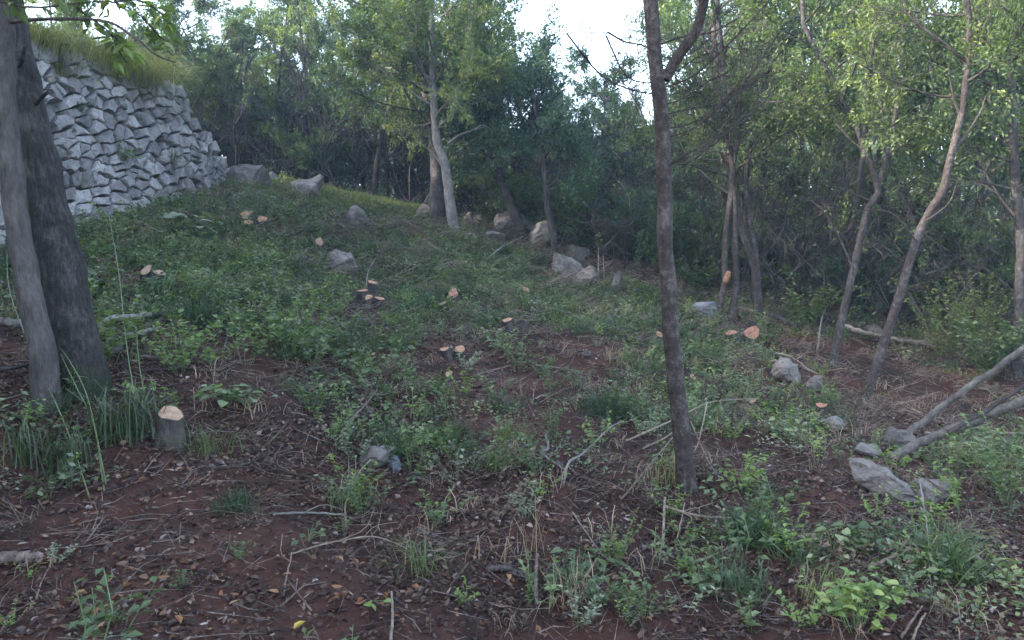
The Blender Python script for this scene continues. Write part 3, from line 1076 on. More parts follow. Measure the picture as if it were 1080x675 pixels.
def near_tree(name, label, pts, D, r0, r1, bark, leafmat=None, ext=3.0, limbs=10, spread=1.5, cb=.5, seed=1, D1=None, flare=.15, leaf_n=26, bare=.1, leafL=.065,
              extra=(), stems=(), sides=12, sub_n=7, twig_n=6):
    rng = np.random.default_rng(seed)
    path = pix_path(pts, D, D1)
    # continue upwards beyond the last visible point
    d = unit(path[-1] - path[-4])
    p = path[-1]
    more = []
    for k in range(5):
        d = unit(d + rng.normal(size=3) * .1 + np.array([0, 0, .12]))
        p = p + d * ext / 5
        more.append(p)
    full = np.vstack([path, more])
    n = len(full)
    full[2:] += rng.normal(size=(n - 2, 3)) * r0 * .06
    base = full[0] + np.array([0, 0, .15])
    root = thing(name, label, 'tree', base)
    tm, cm = MB(), MB()
    tube(tm, full, path_radii(n, r0, r1, flare), sides, 0, rough=.035, rng=rng)
    lm = []
    for k in range(limbs):
        t = cb + (1 - cb) * (k + rng.uniform(0, 1)) / limbs
        i = min(int(t * (n - 1)), n - 2)
        lm.append(limb_path(rng, full[i], k * 2.4 + rng.uniform(-.4, .4), rng.uniform(.1, .7), spread * rng.uniform(.6, 1.15)))
    grow_crown(rng, tm, cm, lm, sub_n, twig_n, leaf_n, leafL, leafL * .5, limb_r=.022, bare=bare)
    b = np.array(root.location)
    for e_pts, eD, er0, er1 in stems:
        sp = pix_path(e_pts, eD)
        tube(tm, sp, path_radii(len(sp), er0, er1, .2), 9, 0, rough=.04, rng=rng)
    obj('trunk', tm.mesh('trunk', [bark], True, b), root)
    obj('crown', cm.mesh('crown', [bark, leafmat or 'leaf_oak'], False, b), root)
    for e_pts, eD, er0, er1 in extra:
        bm_ = MB()
        w = smooth_path([P(q[0], q[1], q[2] if len(q) > 2 else eD) for q in e_pts], max(6, 4 * len(e_pts)))
        tube(bm_, w, np.linspace(er0, er1, len(w)), 7, 0, rough=.04, rng=rng)
        obj('branch', bm_.mesh('branch', [bark], True, b), root)
    return root, full


# left pair
near_tree('slim_tree', 'slim pale trunk leaning in front of the thick mossy trunk on the left',
          [(50, 415), (44, 372), (32, 310), (20, 240), (10, 165), (5, 90), (2, 20), (0, -60)], 4.75, .076, .06, 'bark_slim', 'leaf_light', ext=1.6, limbs=7, spread=1.3, cb=.84, seed=3, flare=.15,
          extra=[([(4, 24, 4.75), (30, 21, 4.7), (60, 20, 4.6), (110, 22, 4.5), (140, 38, 4.45), (165, 58, 4.5), (185, 66, 4.6)], 4.6, .013, .004)], leafL=.075)
near_tree('mossy_tree', 'thick dark trunk with mossy foot beside the slim pale trunk',
          [(84, 418), (80, 372), (70, 310), (54, 240), (38, 170), (22, 100), (8, 30), (-10, -60)], 5.15, .155, .11, 'bark_moss', 'leaf_oak', ext=2.0, limbs=8, spread=1.7, cb=.85, seed=4, flare=.5,
          extra=[([(38, 110, 5.05), (45, 102, 5.0), (52, 96, 4.95)], 5, .013, .011), ([(20, 70, 5.05), (24, 62, 5.0), (26, 50, 5.0)], 5, .013, .011)])
# centre tree
rt3 = np.random.default_rng(33)
bare_limbs = []
for k in range(15):
    y0 = rt3.uniform(20, 200); x0 = 691 + (y0 - 20) * .06
    ln = rt3.uniform(50, 135); sg = 1 if rt3.random() < .85 else -1
    u0 = rt3.uniform(.0, .3); u1 = rt3.uniform(.35, .9)
    dz = rt3.uniform(-.8, .6)
    bare_limbs.append(smooth_path([P(x0 + sg * ln * t, y0 - ln * (u0 * t + (u1 - u0) * t * t) + rt3.normal() * 4, 5.0 + dz * t) for t in (0, .3, .65, 1.0)], 9))
fork = [([(701, 84, 5.0), (716, 58, 5.0), (733, 34, 4.98), (742, 5, 4.95), (752, -50, 4.9), (760, -110, 4.9)], 5.0, .038, .026)]
ct, ctp = near_tree('slender_tree', 'slender reddish trunk standing alone in the middle of the clearing, forked near the top',
                    [(727, 512), (720, 465), (713, 405), (706, 330), (702, 260), (701, 200), (697, 130), (691, 60), (686, 0), (680, -60)], 5.0, .058, .043, 'bark_red', 'leaf_oak', ext=1.5, limbs=8,
                    spread=1.3, cb=.8, seed=8, flare=.25, bare=.55, extra=fork)
q = MB()
grow_crown(rt3, q, q, bare_limbs, 6, 5, 0, limb_r=.0075, twig_r=.0018, sub_len=.5, twig_len=.24, up=.15)
obj('bare_branches', q.mesh('bare_branches', ['bark_red'], True, np.array(ct.location)), ct)
# paired trunks at the top of the clearing
near_tree('pale_leaning_tree', 'pale grey trunk leaning left, front one of the paired trunks', [(480, 252), (475, 215), (470, 178), (460, 145), (458, 110), (456, 85)], 16, .115, .055, 'bark_pale', 'leaf_light',
          ext=1.6, limbs=20, spread=1.9, cb=.56, seed=12, leafL=.085, leaf_n=34,
          extra=[([(472, 152), (484, 143), (497, 138), (508, 132)], 16, .035, .012), ([(500, 137), (514, 134), (520, 140)], 16, .015, .006), ([(470, 180), (455, 160), (440, 150)], 15.8, .02, .008)])
near_tree('straight_dark_tree', 'straight dark grey trunk just behind the pale leaning trunk', [(462, 238), (461, 205), (460, 170), (456, 130), (448, 85), (440, 40)], 17, .17, .08, 'bark_grey', 'leaf_oak',
          ext=2.4, limbs=22, spread=2.2, cb=.42, seed=13, leafL=.08, leaf_n=32)
near_tree('leaning_dark_tree', 'dark trunk leaning left behind the wedge shaped boulder', [(556, 256), (545, 232), (533, 205), (524, 175), (515, 150)], 17.5, .12, .08, 'bark_dark', 'leaf_blue', ext=1.2, limbs=12, spread=1.7, cb=.5, seed=14, leafL=.08)
near_tree('thin_grey_tree', 'thin grey trunk rising behind the sloping rock ledge', [(587, 272), (583, 245), (577, 215), (574, 180), (570, 140)], 16.2, .075, .05, 'bark_grey', 'leaf_blue', ext=.9, limbs=12, spread=1.5, cb=.5, seed=15, leafL=.08)
# clustered stems
near_tree('clustered_stem_tree', 'twin slender stems with a fresh cut stub, left of the clustered stems',
          [(762, 342), (760, 320), (765, 297), (764, 273), (768, 227), (773, 185), (767, 153), (762, 110)], 12.4, .056, .04, 'bark_red', 'leaf_oak', ext=3, limbs=12, spread=1.5, cb=.6, seed=16, bare=.3,
          stems=[([(769, 337), (776, 302), (775, 266), (775, 220), (772, 180), (780, 140), (785, 90)], 12.4, .058, .04)])
near_tree('forked_stem_tree', 'two dark stems forking apart right of the fresh cut stub',
          [(803, 318), (796, 284), (785, 252), (779, 223), (770, 190), (765, 150)], 12.9, .064, .045, 'bark_grey', 'leaf_oak', ext=3.5, limbs=12, spread=1.6, cb=.55, seed=17, bare=.3,
          stems=[([(802, 314), (798, 277), (791, 234), (787, 190), (792, 150)], 12.9, .056, .036)])
near_tree('leaning_tree', 'dark slender trunk leaning right, left one of the two leaning trunks', [(876, 384), (885, 350), (894, 309), (900, 285), (907, 255), (914, 222), (926, 199), (913, 160), (903, 132), (888, 107)], 10.8, .055, .03, 'bark_grey', 'leaf_light',
          ext=2.0, limbs=12, spread=1.4, cb=.62, seed=18, bare=.3,
          extra=[([(913, 160), (930, 140), (950, 128), (975, 120)], 10.8, .02, .006), ([(900, 285), (880, 240), (860, 215), (838, 205)], 10.6, .014, .004), ([(918, 212), (890, 200), (868, 190)], 10.6, .012, .004)])
near_tree('long_leaning_tree', 'longest leaning trunk on the right with bare forked top', [(908, 430), (926, 380), (945, 323), (963, 263), (978, 228), (995, 199), (1004, 160), (1013, 124), (1018, 96), (1022, 50)], 9.4, .058, .03, 'bark_red', 'leaf_light',
          ext=2.0, limbs=12, spread=1.4, cb=.7, seed=19, bare=.4,
          extra=[([(1004, 160), (1020, 140), (1034, 118), (1040, 100)], 9.4, .022, .006), ([(1013, 124), (1005, 100), (1000, 70)], 9.4, .02, .006), ([(974, 235), (1000, 215), (1010, 190)], 9.3, .012, .004),
                 ([(967, 255), (940, 225), (900, 222), (870, 222)], 9.3, .012, .004)])
near_tree('edge_tree', 'upright grey trunk at the right edge behind the fallen poles', [(1073, 378), (1074, 330), (1076, 290), (1076, 240), (1070, 180), (1068, 100)], 10.6, .066, .05, 'bark_grey', 'leaf_oak', ext=3, limbs=14, spread=1.8, cb=.55, seed=20, bare=.15)

# hanging leafy bough at the upper left: each leaf is its own piece
rl = np.random.default_rng(55)
bl = thing('leafy_bough', 'leafy bough with large bright leaves hanging in front of the stone wall', 'branch', P(60, 15, 4.55))
bb = MB()
bo = np.array(bl.location)
spine = [[(-20, -5), (30, 8), (75, 4), (120, 2), (150, 18)], [(75, 4), (100, 22), (118, 36), (128, 50)], [(120, 2), (145, 0), (165, 10), (180, 25)], [(10, 0), (40, -8), (80, -15)], [(118, 36), (128, 58), (134, 66)], [(150, 18), (168, 38), (178, 44)]]
lme = []
for k in range(3):
    q = MB()
    leaves(q, np.zeros((1, 3)), np.array([[0, 1.0, 0]]), np.array([[0, 0, 1.0]]), .085, .04, .18, 0, [.25 + .3 * k], True)
    lme.append(q.mesh('leaf', [['leaf_light', 'leaf_bright', 'leaf_oak'][k]]))
for sp in spine:
    w = smooth_path([P(q[0], q[1], 4.55 + rl.normal() * .05) for q in sp], 10)
    tube(bb, w, np.linspace(.008, .003, 10), 5, 0, cap=False)
    for k in range(26):
        i = rl.integers(1, 10)
        lo = obj('leaf', lme[rl.choice(3, p=[.5, .25, .25])], bl, w[i] - bo + rl.normal(size=3) * .025)
        lo.rotation_euler = (rl.uniform(-1.3, .2), rl.uniform(-.7, .7), rl.uniform(0, 6.28))
        s = rl.uniform(.7, 1.2); lo.scale = (s, s, s)
obj('twig', bb.mesh('twig', ['bark_dark'], True, bo), bl)


# ------------------------------------------------------------------ stumps
def stump_stem(root, b0, pos, r, h, tilt, bark, cut, rng):
    """bark body and cut face under root; pos in world"""
    mb, cf = MB(), MB()
    n = 12
    ax = unit(np.array([tilt[0], tilt[1], 1.0]))
    path = np.array([pos - np.array([0, 0, .12]), pos + ax * h * .2, pos + ax * h * .6, pos + ax * h])
    ang = np.arange(n) / n * 2 * math.pi
    lob = 1 + .16 * np.sin(ang * 2 + rng.uniform(0, 6)) + .10 * np.sin(ang * 3 + rng.uniform(0, 6)) + rng.normal(size=n) * .06
    u = unit(np.cross(ax, [0, 1, 0.01])); w = np.cross(ax, u)
    rs = [r * 1.45, r * 1.15, r * 1.02, r]
    V = np.array([[path[k] + rs[k] * lob[j] * (math.cos(ang[j]) * u + math.sin(ang[j]) * w) for j in range(n)] for k in range(4)])
    cutn = np.array([rng.normal() * .2, .12 + rng.normal() * .3])
    for j in range(n):   # slanted saw cut
        V[3, j] += ax * (np.dot((V[3, j] - path[3])[:2], cutn) * .9)
    i = np.arange(3)[:, None] * n; j = np.arange(n)[None]; j2 = (j + 1) % n
    mb.add(V.reshape(-1, 3), np.stack([i + j, i + j2, i + n + j2, i + n + j], -1).reshape(-1, 4))
    top = V[3] + ax * .003
    c = top.mean(0)
    inner = c + (top - c) * .93
    cf.add(np.vstack([inner, c + ax * .002]), np.array([[a, (a + 1) % n, n] for a in range(n)]))
    rim = np.vstack([V[3], inner])
    mb.add(rim, np.array([[a, (a + 1) % n, n + (a + 1) % n, n + a] for a in range(n)]))
    body = obj('stem', mb.mesh('stem', [bark], True, b0), root)
    o = obj('cut_face', cf.mesh('cut_face', [cut], False, c), body, c - b0)


rs_ = np.random.default_rng(91)


def stump(label, stems, bark='bark_grey', cut='cut_orange', group='cut stumps in the clearing'):
    b0 = G(*stems[0][:2])
    root = thing('tree_stump', label, 'stump', b0, group)
    for (px, py, rpx, hpx, tx, ty) in stems:
        p = G(px, py)
        k = p[1] / F
        CLEAR.append((p[0], p[1] - .12, .2 + rpx * k * 1.5))
        stump_stem(root, b0, p, rpx * k * .92, (hpx * 1.0 + 1) * k, (tx, ty), bark, cut, rs_)
    return root


stump('single dark stump with pale slanted cut beside the dark strappy grass', [(180, 468, 13, 34, .15, -.25)], 'bark_slim', 'cut_pale')
stump('two cut stems with pale oval faces on the green left slope', [(156, 298, 7, 12, .1, -.5), (166, 301, 8, 14, .5, -.6)], 'bark_grey', 'cut_pale')
stump('dark many stemmed stump with orange cuts in the upper clearing', [(364, 322, 6, 8, -.5, -.1), (373, 323, 7, 10, -.1, -.1), (381, 323, 8, 15, .1, .0), (391, 322, 7, 22, .15, -.2), (386, 327, 5, 12, .3, -.3), (397, 325, 6, 10, .4, -.2)], 'bark_dark', 'cut_orange')
stump('single pink faced stump low in the green cover of the upper clearing', [(480, 318, 7, 10, -.2, -.8)], 'bark_grey', 'cut_red')
stump('short dark stump with one pale cut left of the bare soil patch', [(472, 378, 5, 10, -.3, -.3), (484, 378, 6, 12, .2, -.7)], 'bark_dark', 'cut_orange')
stump('two topped dark stump with orange cuts above the bare soil', [(537, 350, 7, 12, -.15, -.3), (549, 352, 7, 12, .2, -.3)], 'bark_dark', 'cut_orange')
stump('small pinkish stump at the foot of the rock ledge slope', [(552, 312, 6, 8, .1, -.7)], 'bark_grey', 'cut_red')
stump('small cut stump just left of the slender middle trunk', [(693, 360, 6, 8, .3, -.6)], 'bark_grey', 'cut_orange')
stump('two headed stump with reddish cut faces below the clustered stems', [(773, 362, 8, 10, -.3, -.35), (790, 364, 9, 12, .15, -.3), (792, 362, 4, 20, .05, -.05)], 'bark_dark', 'cut_red')
stump('small stub with orange face in litter near the blue rock', [(728, 402, 4, 6, .2, -.8)], 'bark_dark', 'cut_orange')
stump('group of low cut stubs on the grass below the wall end', [(263, 234, 6, 7, -.3, -.7), (262, 242, 5, 7, .2, -.7), (276, 238, 5, 7, .3, -.6)], 'bark_dark', 'cut_orange')
stump('lone pale stub on the bank above the red soil', [(337, 262, 5, 7, .2, -.8)], 'bark_grey', 'cut_pale')
stump('small pale cut stub in the soil left of centre', [(473, 400, 4, 6, .1, -.7)], 'bark_grey', 'cut_pale')
stump('tiny cut stub with round face beside leaning stalks on the right slope', [(791, 428, 4, 6, .1, -.8)], 'bark_grey', 'cut_pale')
stump('short reddish stub with broken top near the tan stone', [(863, 442, 6, 14, .1, -.2)], 'bark_red', 'cut_red')
# fresh cut stub on the clustered stem
c0 = P(765, 297, 12.32)
q = MB(); tube(q, np.array([c0, c0 + np.array([.02, -.04, .09]), c0 + np.array([.035, -.07, .16])]), [.045, .05, .035], 8)
tag(obj('cut_branch_collar', q.mesh('cut_branch_collar', ['cut_orange'], True, c0), None, c0), 'fresh orange saw wound on the left clustered stem', 'cut wood')


# ------------------------------------------------------------------ fallen poles, branches and sticks
def stick(name, label, pts, r0, r1, mat='twig', side=0, seed=0, group=None, sides=8, cat='branch', forks=()):
    rng = np.random.default_rng(seed + 500)
    w = []
    for q in pts:
        if len(q) == 3 and q[2] > 1.5:
            w.append(P(*q))
        else:
            g_ = G(q[0], q[1]); g_[2] += (q[2] if len(q) == 3 else .02) + r0 * .6; w.append(g_)
    path = smooth_path(w, max(8, 5 * len(w)))
    path += rng.normal(size=path.shape) * r0 * .18
    root = thing(name, label, cat, path[0], group)
    b0 = np.array(root.location)
    mb = MB()
    tube(mb, path, np.linspace(r0, r1, len(path)), sides, 0, rough=.05, rng=rng)
    obj('shaft', mb.mesh('shaft', [mat], True, b0), root)
    for k in range(side):
        i = rng.integers(1, len(path) - 2)
        d = perp_dirs(rng, path[i + 1] - path[i], 1, .7)[0]
        d[2] = abs(d[2]) * .7
        L = rng.uniform(.08, .3)
        mb = MB()
        sp = smooth_path([path[i], path[i] + d * L * .5 + rng.normal(size=3) * .02, path[i] + d * L + rng.normal(size=3) * .04], 6)
        tube(mb, sp, np.linspace(r1 * .8, .0015, 6), 5, 0, rng=rng)
        obj('side_twig', mb.mesh('side_twig', [mat], True, b0), root)
    return root


stick('fallen_pole', 'pale straight pole leaning down from the right edge, upper one of the poles', [(956, 459, 7.0), (1000, 424, 6.9), (1040, 396, 6.8), (1090, 360, 6.7), (1170, 310, 6.6)], .032, .027, 'bark_pole', 1, 1, sides=10, cat='pole')
stick('fallen_pole', 'thick grey pole resting on stones, lower one of the poles', [(938, 482, 6.3), (985, 460, 6.25), (1030, 443, 6.2), (1085, 418, 6.1), (1180, 380, 6.0)], .038, .032, 'bark_pole', 1, 2, sides=10, cat='pole')
stick('fallen_pole', 'thin dark pole crossing above the thick grey pole', [(1000, 456, 6.1), (1035, 436, 6.05), (1085, 405, 6.0), (1150, 370, 6.0)], .02, .016, 'bark_dark', 2, 3, sides=8, cat='pole')
stick('fallen_branch', 'thin pale branch lying across under the poles', [(975, 462, .04), (1010, 466, .06), (1050, 465, .08), (1085, 470, .1)], .014, .009, 'twig_pale', 3, 4)
stick('fallen_log', 'pale log lying left to right behind the leaning trunks', [(888, 352, .1), (915, 360, .1), (945, 366, .08), (985, 370, .06)], .045, .028, 'bark_pale', 1, 5, cat='log')
stick('fallen_log', 'short pale log pieces behind the clustered stems, upper one', [(776, 322, .1), (790, 326, .08), (803, 331, .06)], .055, .05, 'bark_pale', 0, 6, cat='log')
stick('fallen_log', 'short pale log below the other one behind the clustered stems', [(772, 329, .05), (788, 333, .05), (800, 336, .05)], .045, .04, 'twig_pale', 0, 7, cat='log')
stick('fallen_log', 'brown log lying right of the two headed stump', [(802, 334, .05), (822, 341, .05), (838, 349, .05)], .05, .04, 'bark_grey', 0, 8, cat='log')
stick('fallen_log', 'reddish log lying left of the clustered stems', [(735, 317, .05), (752, 316, .06), (768, 319, .06)], .06, .05, 'bark_red', 0, 81, cat='log')
stick('fallen_branch', 'pale straight branch beside the thick mossy trunk, upper one of the left pile', [(92, 361, .07), (120, 352, .09), (150, 345, .08), (174, 338, .06)], .032, .02, 'bark_pale', 1, 9)
stick('fallen_branch', 'whitish peeled branch below the pale straight branch on the left', [(95, 372, .03), (120, 366, .05), (150, 358, .04), (168, 351, .03)], .022, .015, 'bark_pale', 2, 10)
stick('fallen_branch', 'crooked brown branch with pale torn end in the left pile', [(98, 390, .03), (120, 383, .06), (130, 376, .09), (126, 366, .14)], .028, .018, 'bark_red', 2, 11)
stick('fallen_branch', 'thick pale branch at the left edge behind the trunks', [(-20, 352, .06), (10, 353, .08), (30, 354, .07)], .035, .03, 'bark_pale', 0, 12)
stick('fallen_branch', 'brown branch lying flat in front of the left pile', [(125, 375, .02), (150, 382, .03), (182, 384, .02)], .022, .012, 'twig', 2, 13)
stick('fallen_branch', 'straight dark stick lying on bare soil right of the left pile', [(150, 394, .01), (195, 394, .02), (240, 396, .01)], .014, .008, 'twig_dark', 1, 14)
stick('fallen_branch', 'grey stick at the left edge below the trunks', [(-10, 400, .03), (15, 398, .04), (38, 391, .05)], .016, .01, 'bark_grey', 1, 15)
stick('fallen_stick', 'white peeled straight stick lying on the red soil left of centre', [(288, 546, .015), (325, 547, .02), (366, 549, .02)], .008, .006, 'bark_pale', 1, 16, cat='stick')
stick('fallen_stick', 'long tan bent stalk over the soil in the left foreground', [(305, 590, .02), (350, 584, .05), (395, 580, .06), (430, 586, .02)], .005, .003, 'twig_pale', 3, 17, cat='stick')
stick('fallen_stick', 'thin upright tan stalk at the bend of the long tan stalk', [(299, 632, .0), (303, 612, .01), (308, 590, .03)], .005, .003, 'twig_pale', 1, 18, cat='stick')
stick('fallen_stick', 'tan forked stalk standing in the grass left of centre', [(366, 562, .0), (365, 540, .05), (378, 520, .1), (391, 506, .12)], .006, .004, 'twig_pale', 2, 19, cat='stick')
stick('fallen_stick', 'dark curved stick on the litter behind the white stick', [(222, 497, .01), (255, 495, .02), (288, 484, .02)], .011, .006, 'twig_dark', 1, 20, cat='stick')
stick('fallen_branch', 'thick brown branch end in the lower left corner', [(-20, 602, .01), (15, 600, .02), (47, 598, .01)], .03, .024, 'twig', 0, 21)
stick('fallen_branch', 'crooked pale twig on the bare soil in the centre', [(575, 462, .02), (578, 478, .03), (570, 484, .03), (582, 493, .03), (594, 500, .02)], .011, .006, 'bark_pale', 2, 22)
stick('fallen_branch', 'arching pale branch left of the slender middle trunk', [(594, 515, .0), (600, 498, .05), (618, 488, .08), (640, 474, .14), (655, 466, .16)], .010, .004, 'bark_pale', 3, 23)
stick('fallen_stick', 'long straight pale stalk passing behind the slender trunk', [(660, 480, .1), (712, 463, .16), (750, 447, .2), (802, 431, .1)], .009, .004, 'twig_pale', 2, 24, cat='stick')
stick('fallen_stick', 'pale stalk running up to the slender trunk from the left', [(678, 483, .06), (700, 477, .1), (716, 470, .14)], .007, .005, 'twig_pale', 0, 25, cat='stick')
stick('fallen_stick', 'grey stalk slanting up from the litter to the slender trunk', [(655, 532, .02), (690, 500, .1), (716, 478, .18)], .006, .004, 'twig', 1, 26, cat='stick')
stick('fallen_stick', 'thin pale forked stalk right of the slender trunk', [(745, 458, .25), (737, 478, .1), (730, 488, .05)], .006, .003, 'twig_pale', 1, 27, cat='stick')
stick('fallen_stick', 'grey stalk leaning away right of the slender trunk', [(728, 472, .2), (745, 495, .08), (760, 512, .02)], .006, .004, 'twig', 0, 28, cat='stick')
stick('fallen_branch', 'long tan crooked branch in the slash below the slender trunk', [(700, 552, .1), (720, 560, .1), (745, 560, .08), (790, 558, .05), (810, 562, .03)], .010, .005, 'twig_pale', 3, 29)
stick('fallen_stick', 'short upright tan stub in the slash pile', [(699, 580, .0), (700, 562, .08), (701, 548, .12)], .008, .007, 'twig_pale', 0, 30, cat='stick')
stick('fallen_stick', 'tan leaning stalk beside the upright stub', [(712, 580, .0), (718, 562, .06), (722, 548, .1)], .005, .003, 'twig_pale', 0, 31, cat='stick')
stick('fallen_stick', 'pale stick slanting through the slash on the right', [(724, 604, .03), (750, 598, .05), (778, 586, .06)], .008, .004, 'twig_pale', 2, 32, cat='stick')
stick('fallen_stick', 'thin straight dark stem crossing the litter at bottom centre', [(604, 560, .1), (630, 590, .06), (655, 606, .02)], .005, .003, 'twig', 0, 33, cat='stick')
stick('fallen_stick', 'tall broken tan stub standing at the bottom centre', [(566, 645, .0), (565, 620, .04), (566, 598, .06)], .010, .008, 'twig', 0, 34, cat='stick')
stick('fallen_branch', 'reddish thick root lying at the bottom centre', [(515, 604, .01), (535, 610, .02), (556, 616, .01)], .018, .015, 'bark_red', 0, 35)
stick('fallen_stick', 'pale peeled stick standing at the bottom edge left of centre', [(412, 690, .0), (414, 660, .02), (413, 632, .03)], .007, .005, 'twig_pale', 0, 36, cat='stick')
stick('fallen_branch', 'tan broken branch with forked end above the bright leafy bush', [(915, 608, .03), (940, 604, .06), (960, 598, .07), (985, 595, .06)], .010, .007, 'twig_pale', 3, 37)
stick('fallen_stick', 'thin pale stem hanging beside the bright leafy bush', [(968, 560, .3), (978, 590, .12), (980, 615, .05), (985, 638, .0)], .004, .0025, 'bark_pale', 1, 38, cat='stick')
stick('fallen_branch', 'split brown kindling at the bottom edge below the bright leafy bush', [(950, 680, .02), (962, 668, .06), (972, 658, .08)], .007, .004, 'twig', 0, 39)
stick('fallen_branch', 'pale split kindling beside the brown one at the bottom edge', [(962, 682, .02), (970, 670, .05), (976, 662, .06)], .006, .004, 'twig_pale', 0, 391)
stick('fallen_branch', 'long grey branch pile leader above the angular rock', [(812, 388, .06), (830, 396, .12), (850, 404, .14), (868, 410, .1)], .026, .012, 'twig', 3, 40)
stick('fallen_branch', 'second brown branch across the stick pile', [(812, 400, .04), (828, 392, .14), (842, 398, .14), (856, 410, .06)], .020, .010, 'bark_red', 3, 41)
stick('fallen_branch', 'pale split stick on top of the stick pile', [(818, 382, .1), (835, 390, .16), (852, 400, .12)], .014, .008, 'twig_pale', 2, 42)
stick('fallen_branch', 'pale thin trunkless branch arching left of the leaning trunk', [(862, 370, .0), (868, 350, .3), (880, 335, .4), (890, 325, .5)], .016, .007, 'bark_pale', 2, 43)
stick('fallen_stick', 'pale thin pole lying on tan soil under the leaning trunks', [(940, 430, .03), (965, 428, .05), (990, 418, .05)], .010, .006, 'twig_pale', 2, 44, cat='stick')
stick('fallen_stick', 'thin grey stick over the dark soil patch', [(500, 400, .02), (530, 392, .03), (560, 384, .02)], .012, .006, 'twig', 3, 45, cat='stick')
stick('fallen_stick', 'long thin pale twig across the middle soil', [(565, 390, .02), (590, 392, .03), (620, 398, .02)], .010, .005, 'twig', 2, 46, cat='stick')
stick('fallen_branch', 'thin bleached stalk leaning over the upper green slope', [(505, 285, .05), (530, 275, .25), (552, 265, .3)], .018, .008, 'bark_pale', 2, 47)
stick('fallen_branch', 'bare twig spread over the green cover left of the dark soil', [(365, 455, .04), (385, 440, .08), (398, 425, .1)], .009, .004, 'twig', 4, 48)
stick('fallen_branch', 'pale stick standing up from the dark stump in the upper clearing', [(386, 318, .0), (388, 305, .2), (396, 296, .32)], .010, .006, 'bark_pale', 0, 49)
stick('fallen_stick', 'straight thin cut sapling standing by the small upright rock', [(631, 300, .0), (631, 280, .35)], .012, .010, 'twig_pale', 0, 50, cat='stick')
stick('fallen_stick', 'shorter thin cut sapling right of the straight one', [(637, 300, .0), (636, 283, .3)], .010, .008, 'twig_pale', 0, 51, cat='stick')

# ------------------------------------------------------------------ small plants (prototypes)
rp = np.random.default_rng(303)


def proto_sprout(rng, nst=4, h=.24, nl=9, L=.044, W=.022, lean=.5, fine=False):
    mb = MB()
    for s in range(nst):
        a = rng.uniform(0, 6.28); ln = rng.uniform(.15, lean)
        hh = h * rng.uniform(.55, 1.1)
        b = np.array([math.cos(a), math.sin(a), 0]) * rng.uniform(0, .05)
        d = np.array([math.cos(a) * ln, math.sin(a) * ln, 1.0])
        p0, p1, p2 = b - np.array([0, 0, .02]), b + d * hh * .5 + rng.normal(size=3) * .01, b + d * hh * np.array([1.3, 1.3, .92])
        twigs(mb, [p0], [p1], [p2], .0025, .0012, 1, .4)
        t = rng.uniform(.2, 1.0, nl)[:, None]
        pos = p0 * (1 - t) ** 2 + 2 * p1 * t * (1 - t) + p2 * t * t
        aa = rng.uniform(0, 6.28, nl)
        ax = np.stack([np.cos(aa), np.sin(aa), rng.uniform(-.1, .7, nl)], 1)
        nr = np.array([0, 0, 1.0]) + rng.normal(size=(nl, 3)) * .4
        leaves(mb, pos, ax, nr, L * rng.uniform(.6, 1.2, nl), W * rng.uniform(.7, 1.2, nl), .25, 0, rng.normal(.45, .15, nl), fine)
    return mb


def proto_mat(rng, n=46, rad=.16, L=.03, W=.019, h=.10):
    mb = MB()
    a = rng.uniform(0, 6.28, n); r = rad * np.sqrt(rng.uniform(0, 1, n))
    pos = np.stack([np.cos(a) * r, np.sin(a) * r, h * rng.uniform(.05, 1, n) * (1 - .5 * r / rad)], 1)
    aa = rng.uniform(0, 6.28, n)
    ax = np.stack([np.cos(aa), np.sin(aa), rng.uniform(-.3, .6, n)], 1)
    leaves(mb, pos, ax, np.array([0, 0, 1.0]) + rng.normal(size=(n, 3)) * .45, L * rng.uniform(.6, 1.3, n), W * rng.uniform(.7, 1.2, n), .2, 0, rng.normal(.42, .16, n))
    return mb


def proto_feather(rng, n=70, h=.26):
    mb = MB()
    a = rng.uniform(0, 6.28, n); el = rng.uniform(.35, 1.3, n)
    b = rng.normal(size=(n, 3)) * np.array([.06, .06, 0])
    d = np.stack([np.cos(a) * np.cos(el), np.sin(a) * np.cos(el), np.sin(el)], 1)
    L = h * rng.uniform(.5, 1.1, n)
    leaves(mb, b, d, rng.normal(size=(n, 3)), L, .007, .1, 0, rng.normal(.45, .2, n))
    m = 2 * n
    k = rng.integers(0, n, m); t = rng.uniform(.3, 1, m)[:, None]
    leaves(mb, b[k] + d[k] * L[k][:, None] * t, d[k] + rng.normal(size=(m, 3)) * .6, rng.normal(size=(m, 3)), .05, .006, .1, 0, rng.normal(.5, .2, m))
    return mb


def proto_grass(rng, n=36, h=.22, rad=.05, w=.005, bend=(.2, 1.0)):
    mb = MB()
    a = rng.uniform(0, 6.28, n)
    p0 = np.stack([rng.normal(size=n) * rad, rng.normal(size=n) * rad, np.full(n, -.015)], 1)
    blades(mb, p0, a, h * rng.uniform(.5, 1.15, n), rng.uniform(*bend, n), w * rng.uniform(.7, 1.3, n), 0, rng.normal(.45, .2, n))
    return mb


def proto_broad(rng, n=14, L=.075, W=.062, h=.14):
    mb = MB()
    a = rng.uniform(0, 6.28, n)
    r = rng.uniform(.02, .16, n)
    top = np.stack([np.cos(a) * r, np.sin(a) * r, h * rng.uniform(.4, 1.1, n)], 1)
    z0 = np.zeros((n, 3)); z0[:, 2] = -.01
    twigs(mb, z0, top * np.array([.4, .4, .6]), top, .0016, .001, 1, .5)
    ax = np.stack([np.cos(a), np.sin(a), rng.uniform(-.35, .2, n)], 1)
    leaves(mb, top, ax, np.array([0, 0, 1.0]) + rng.normal(size=(n, 3)) * .3, L * rng.uniform(.6, 1.2, n), W * rng.uniform(.7, 1.1, n), .12, 0, rng.normal(.5, .15, n), True)
    return mb


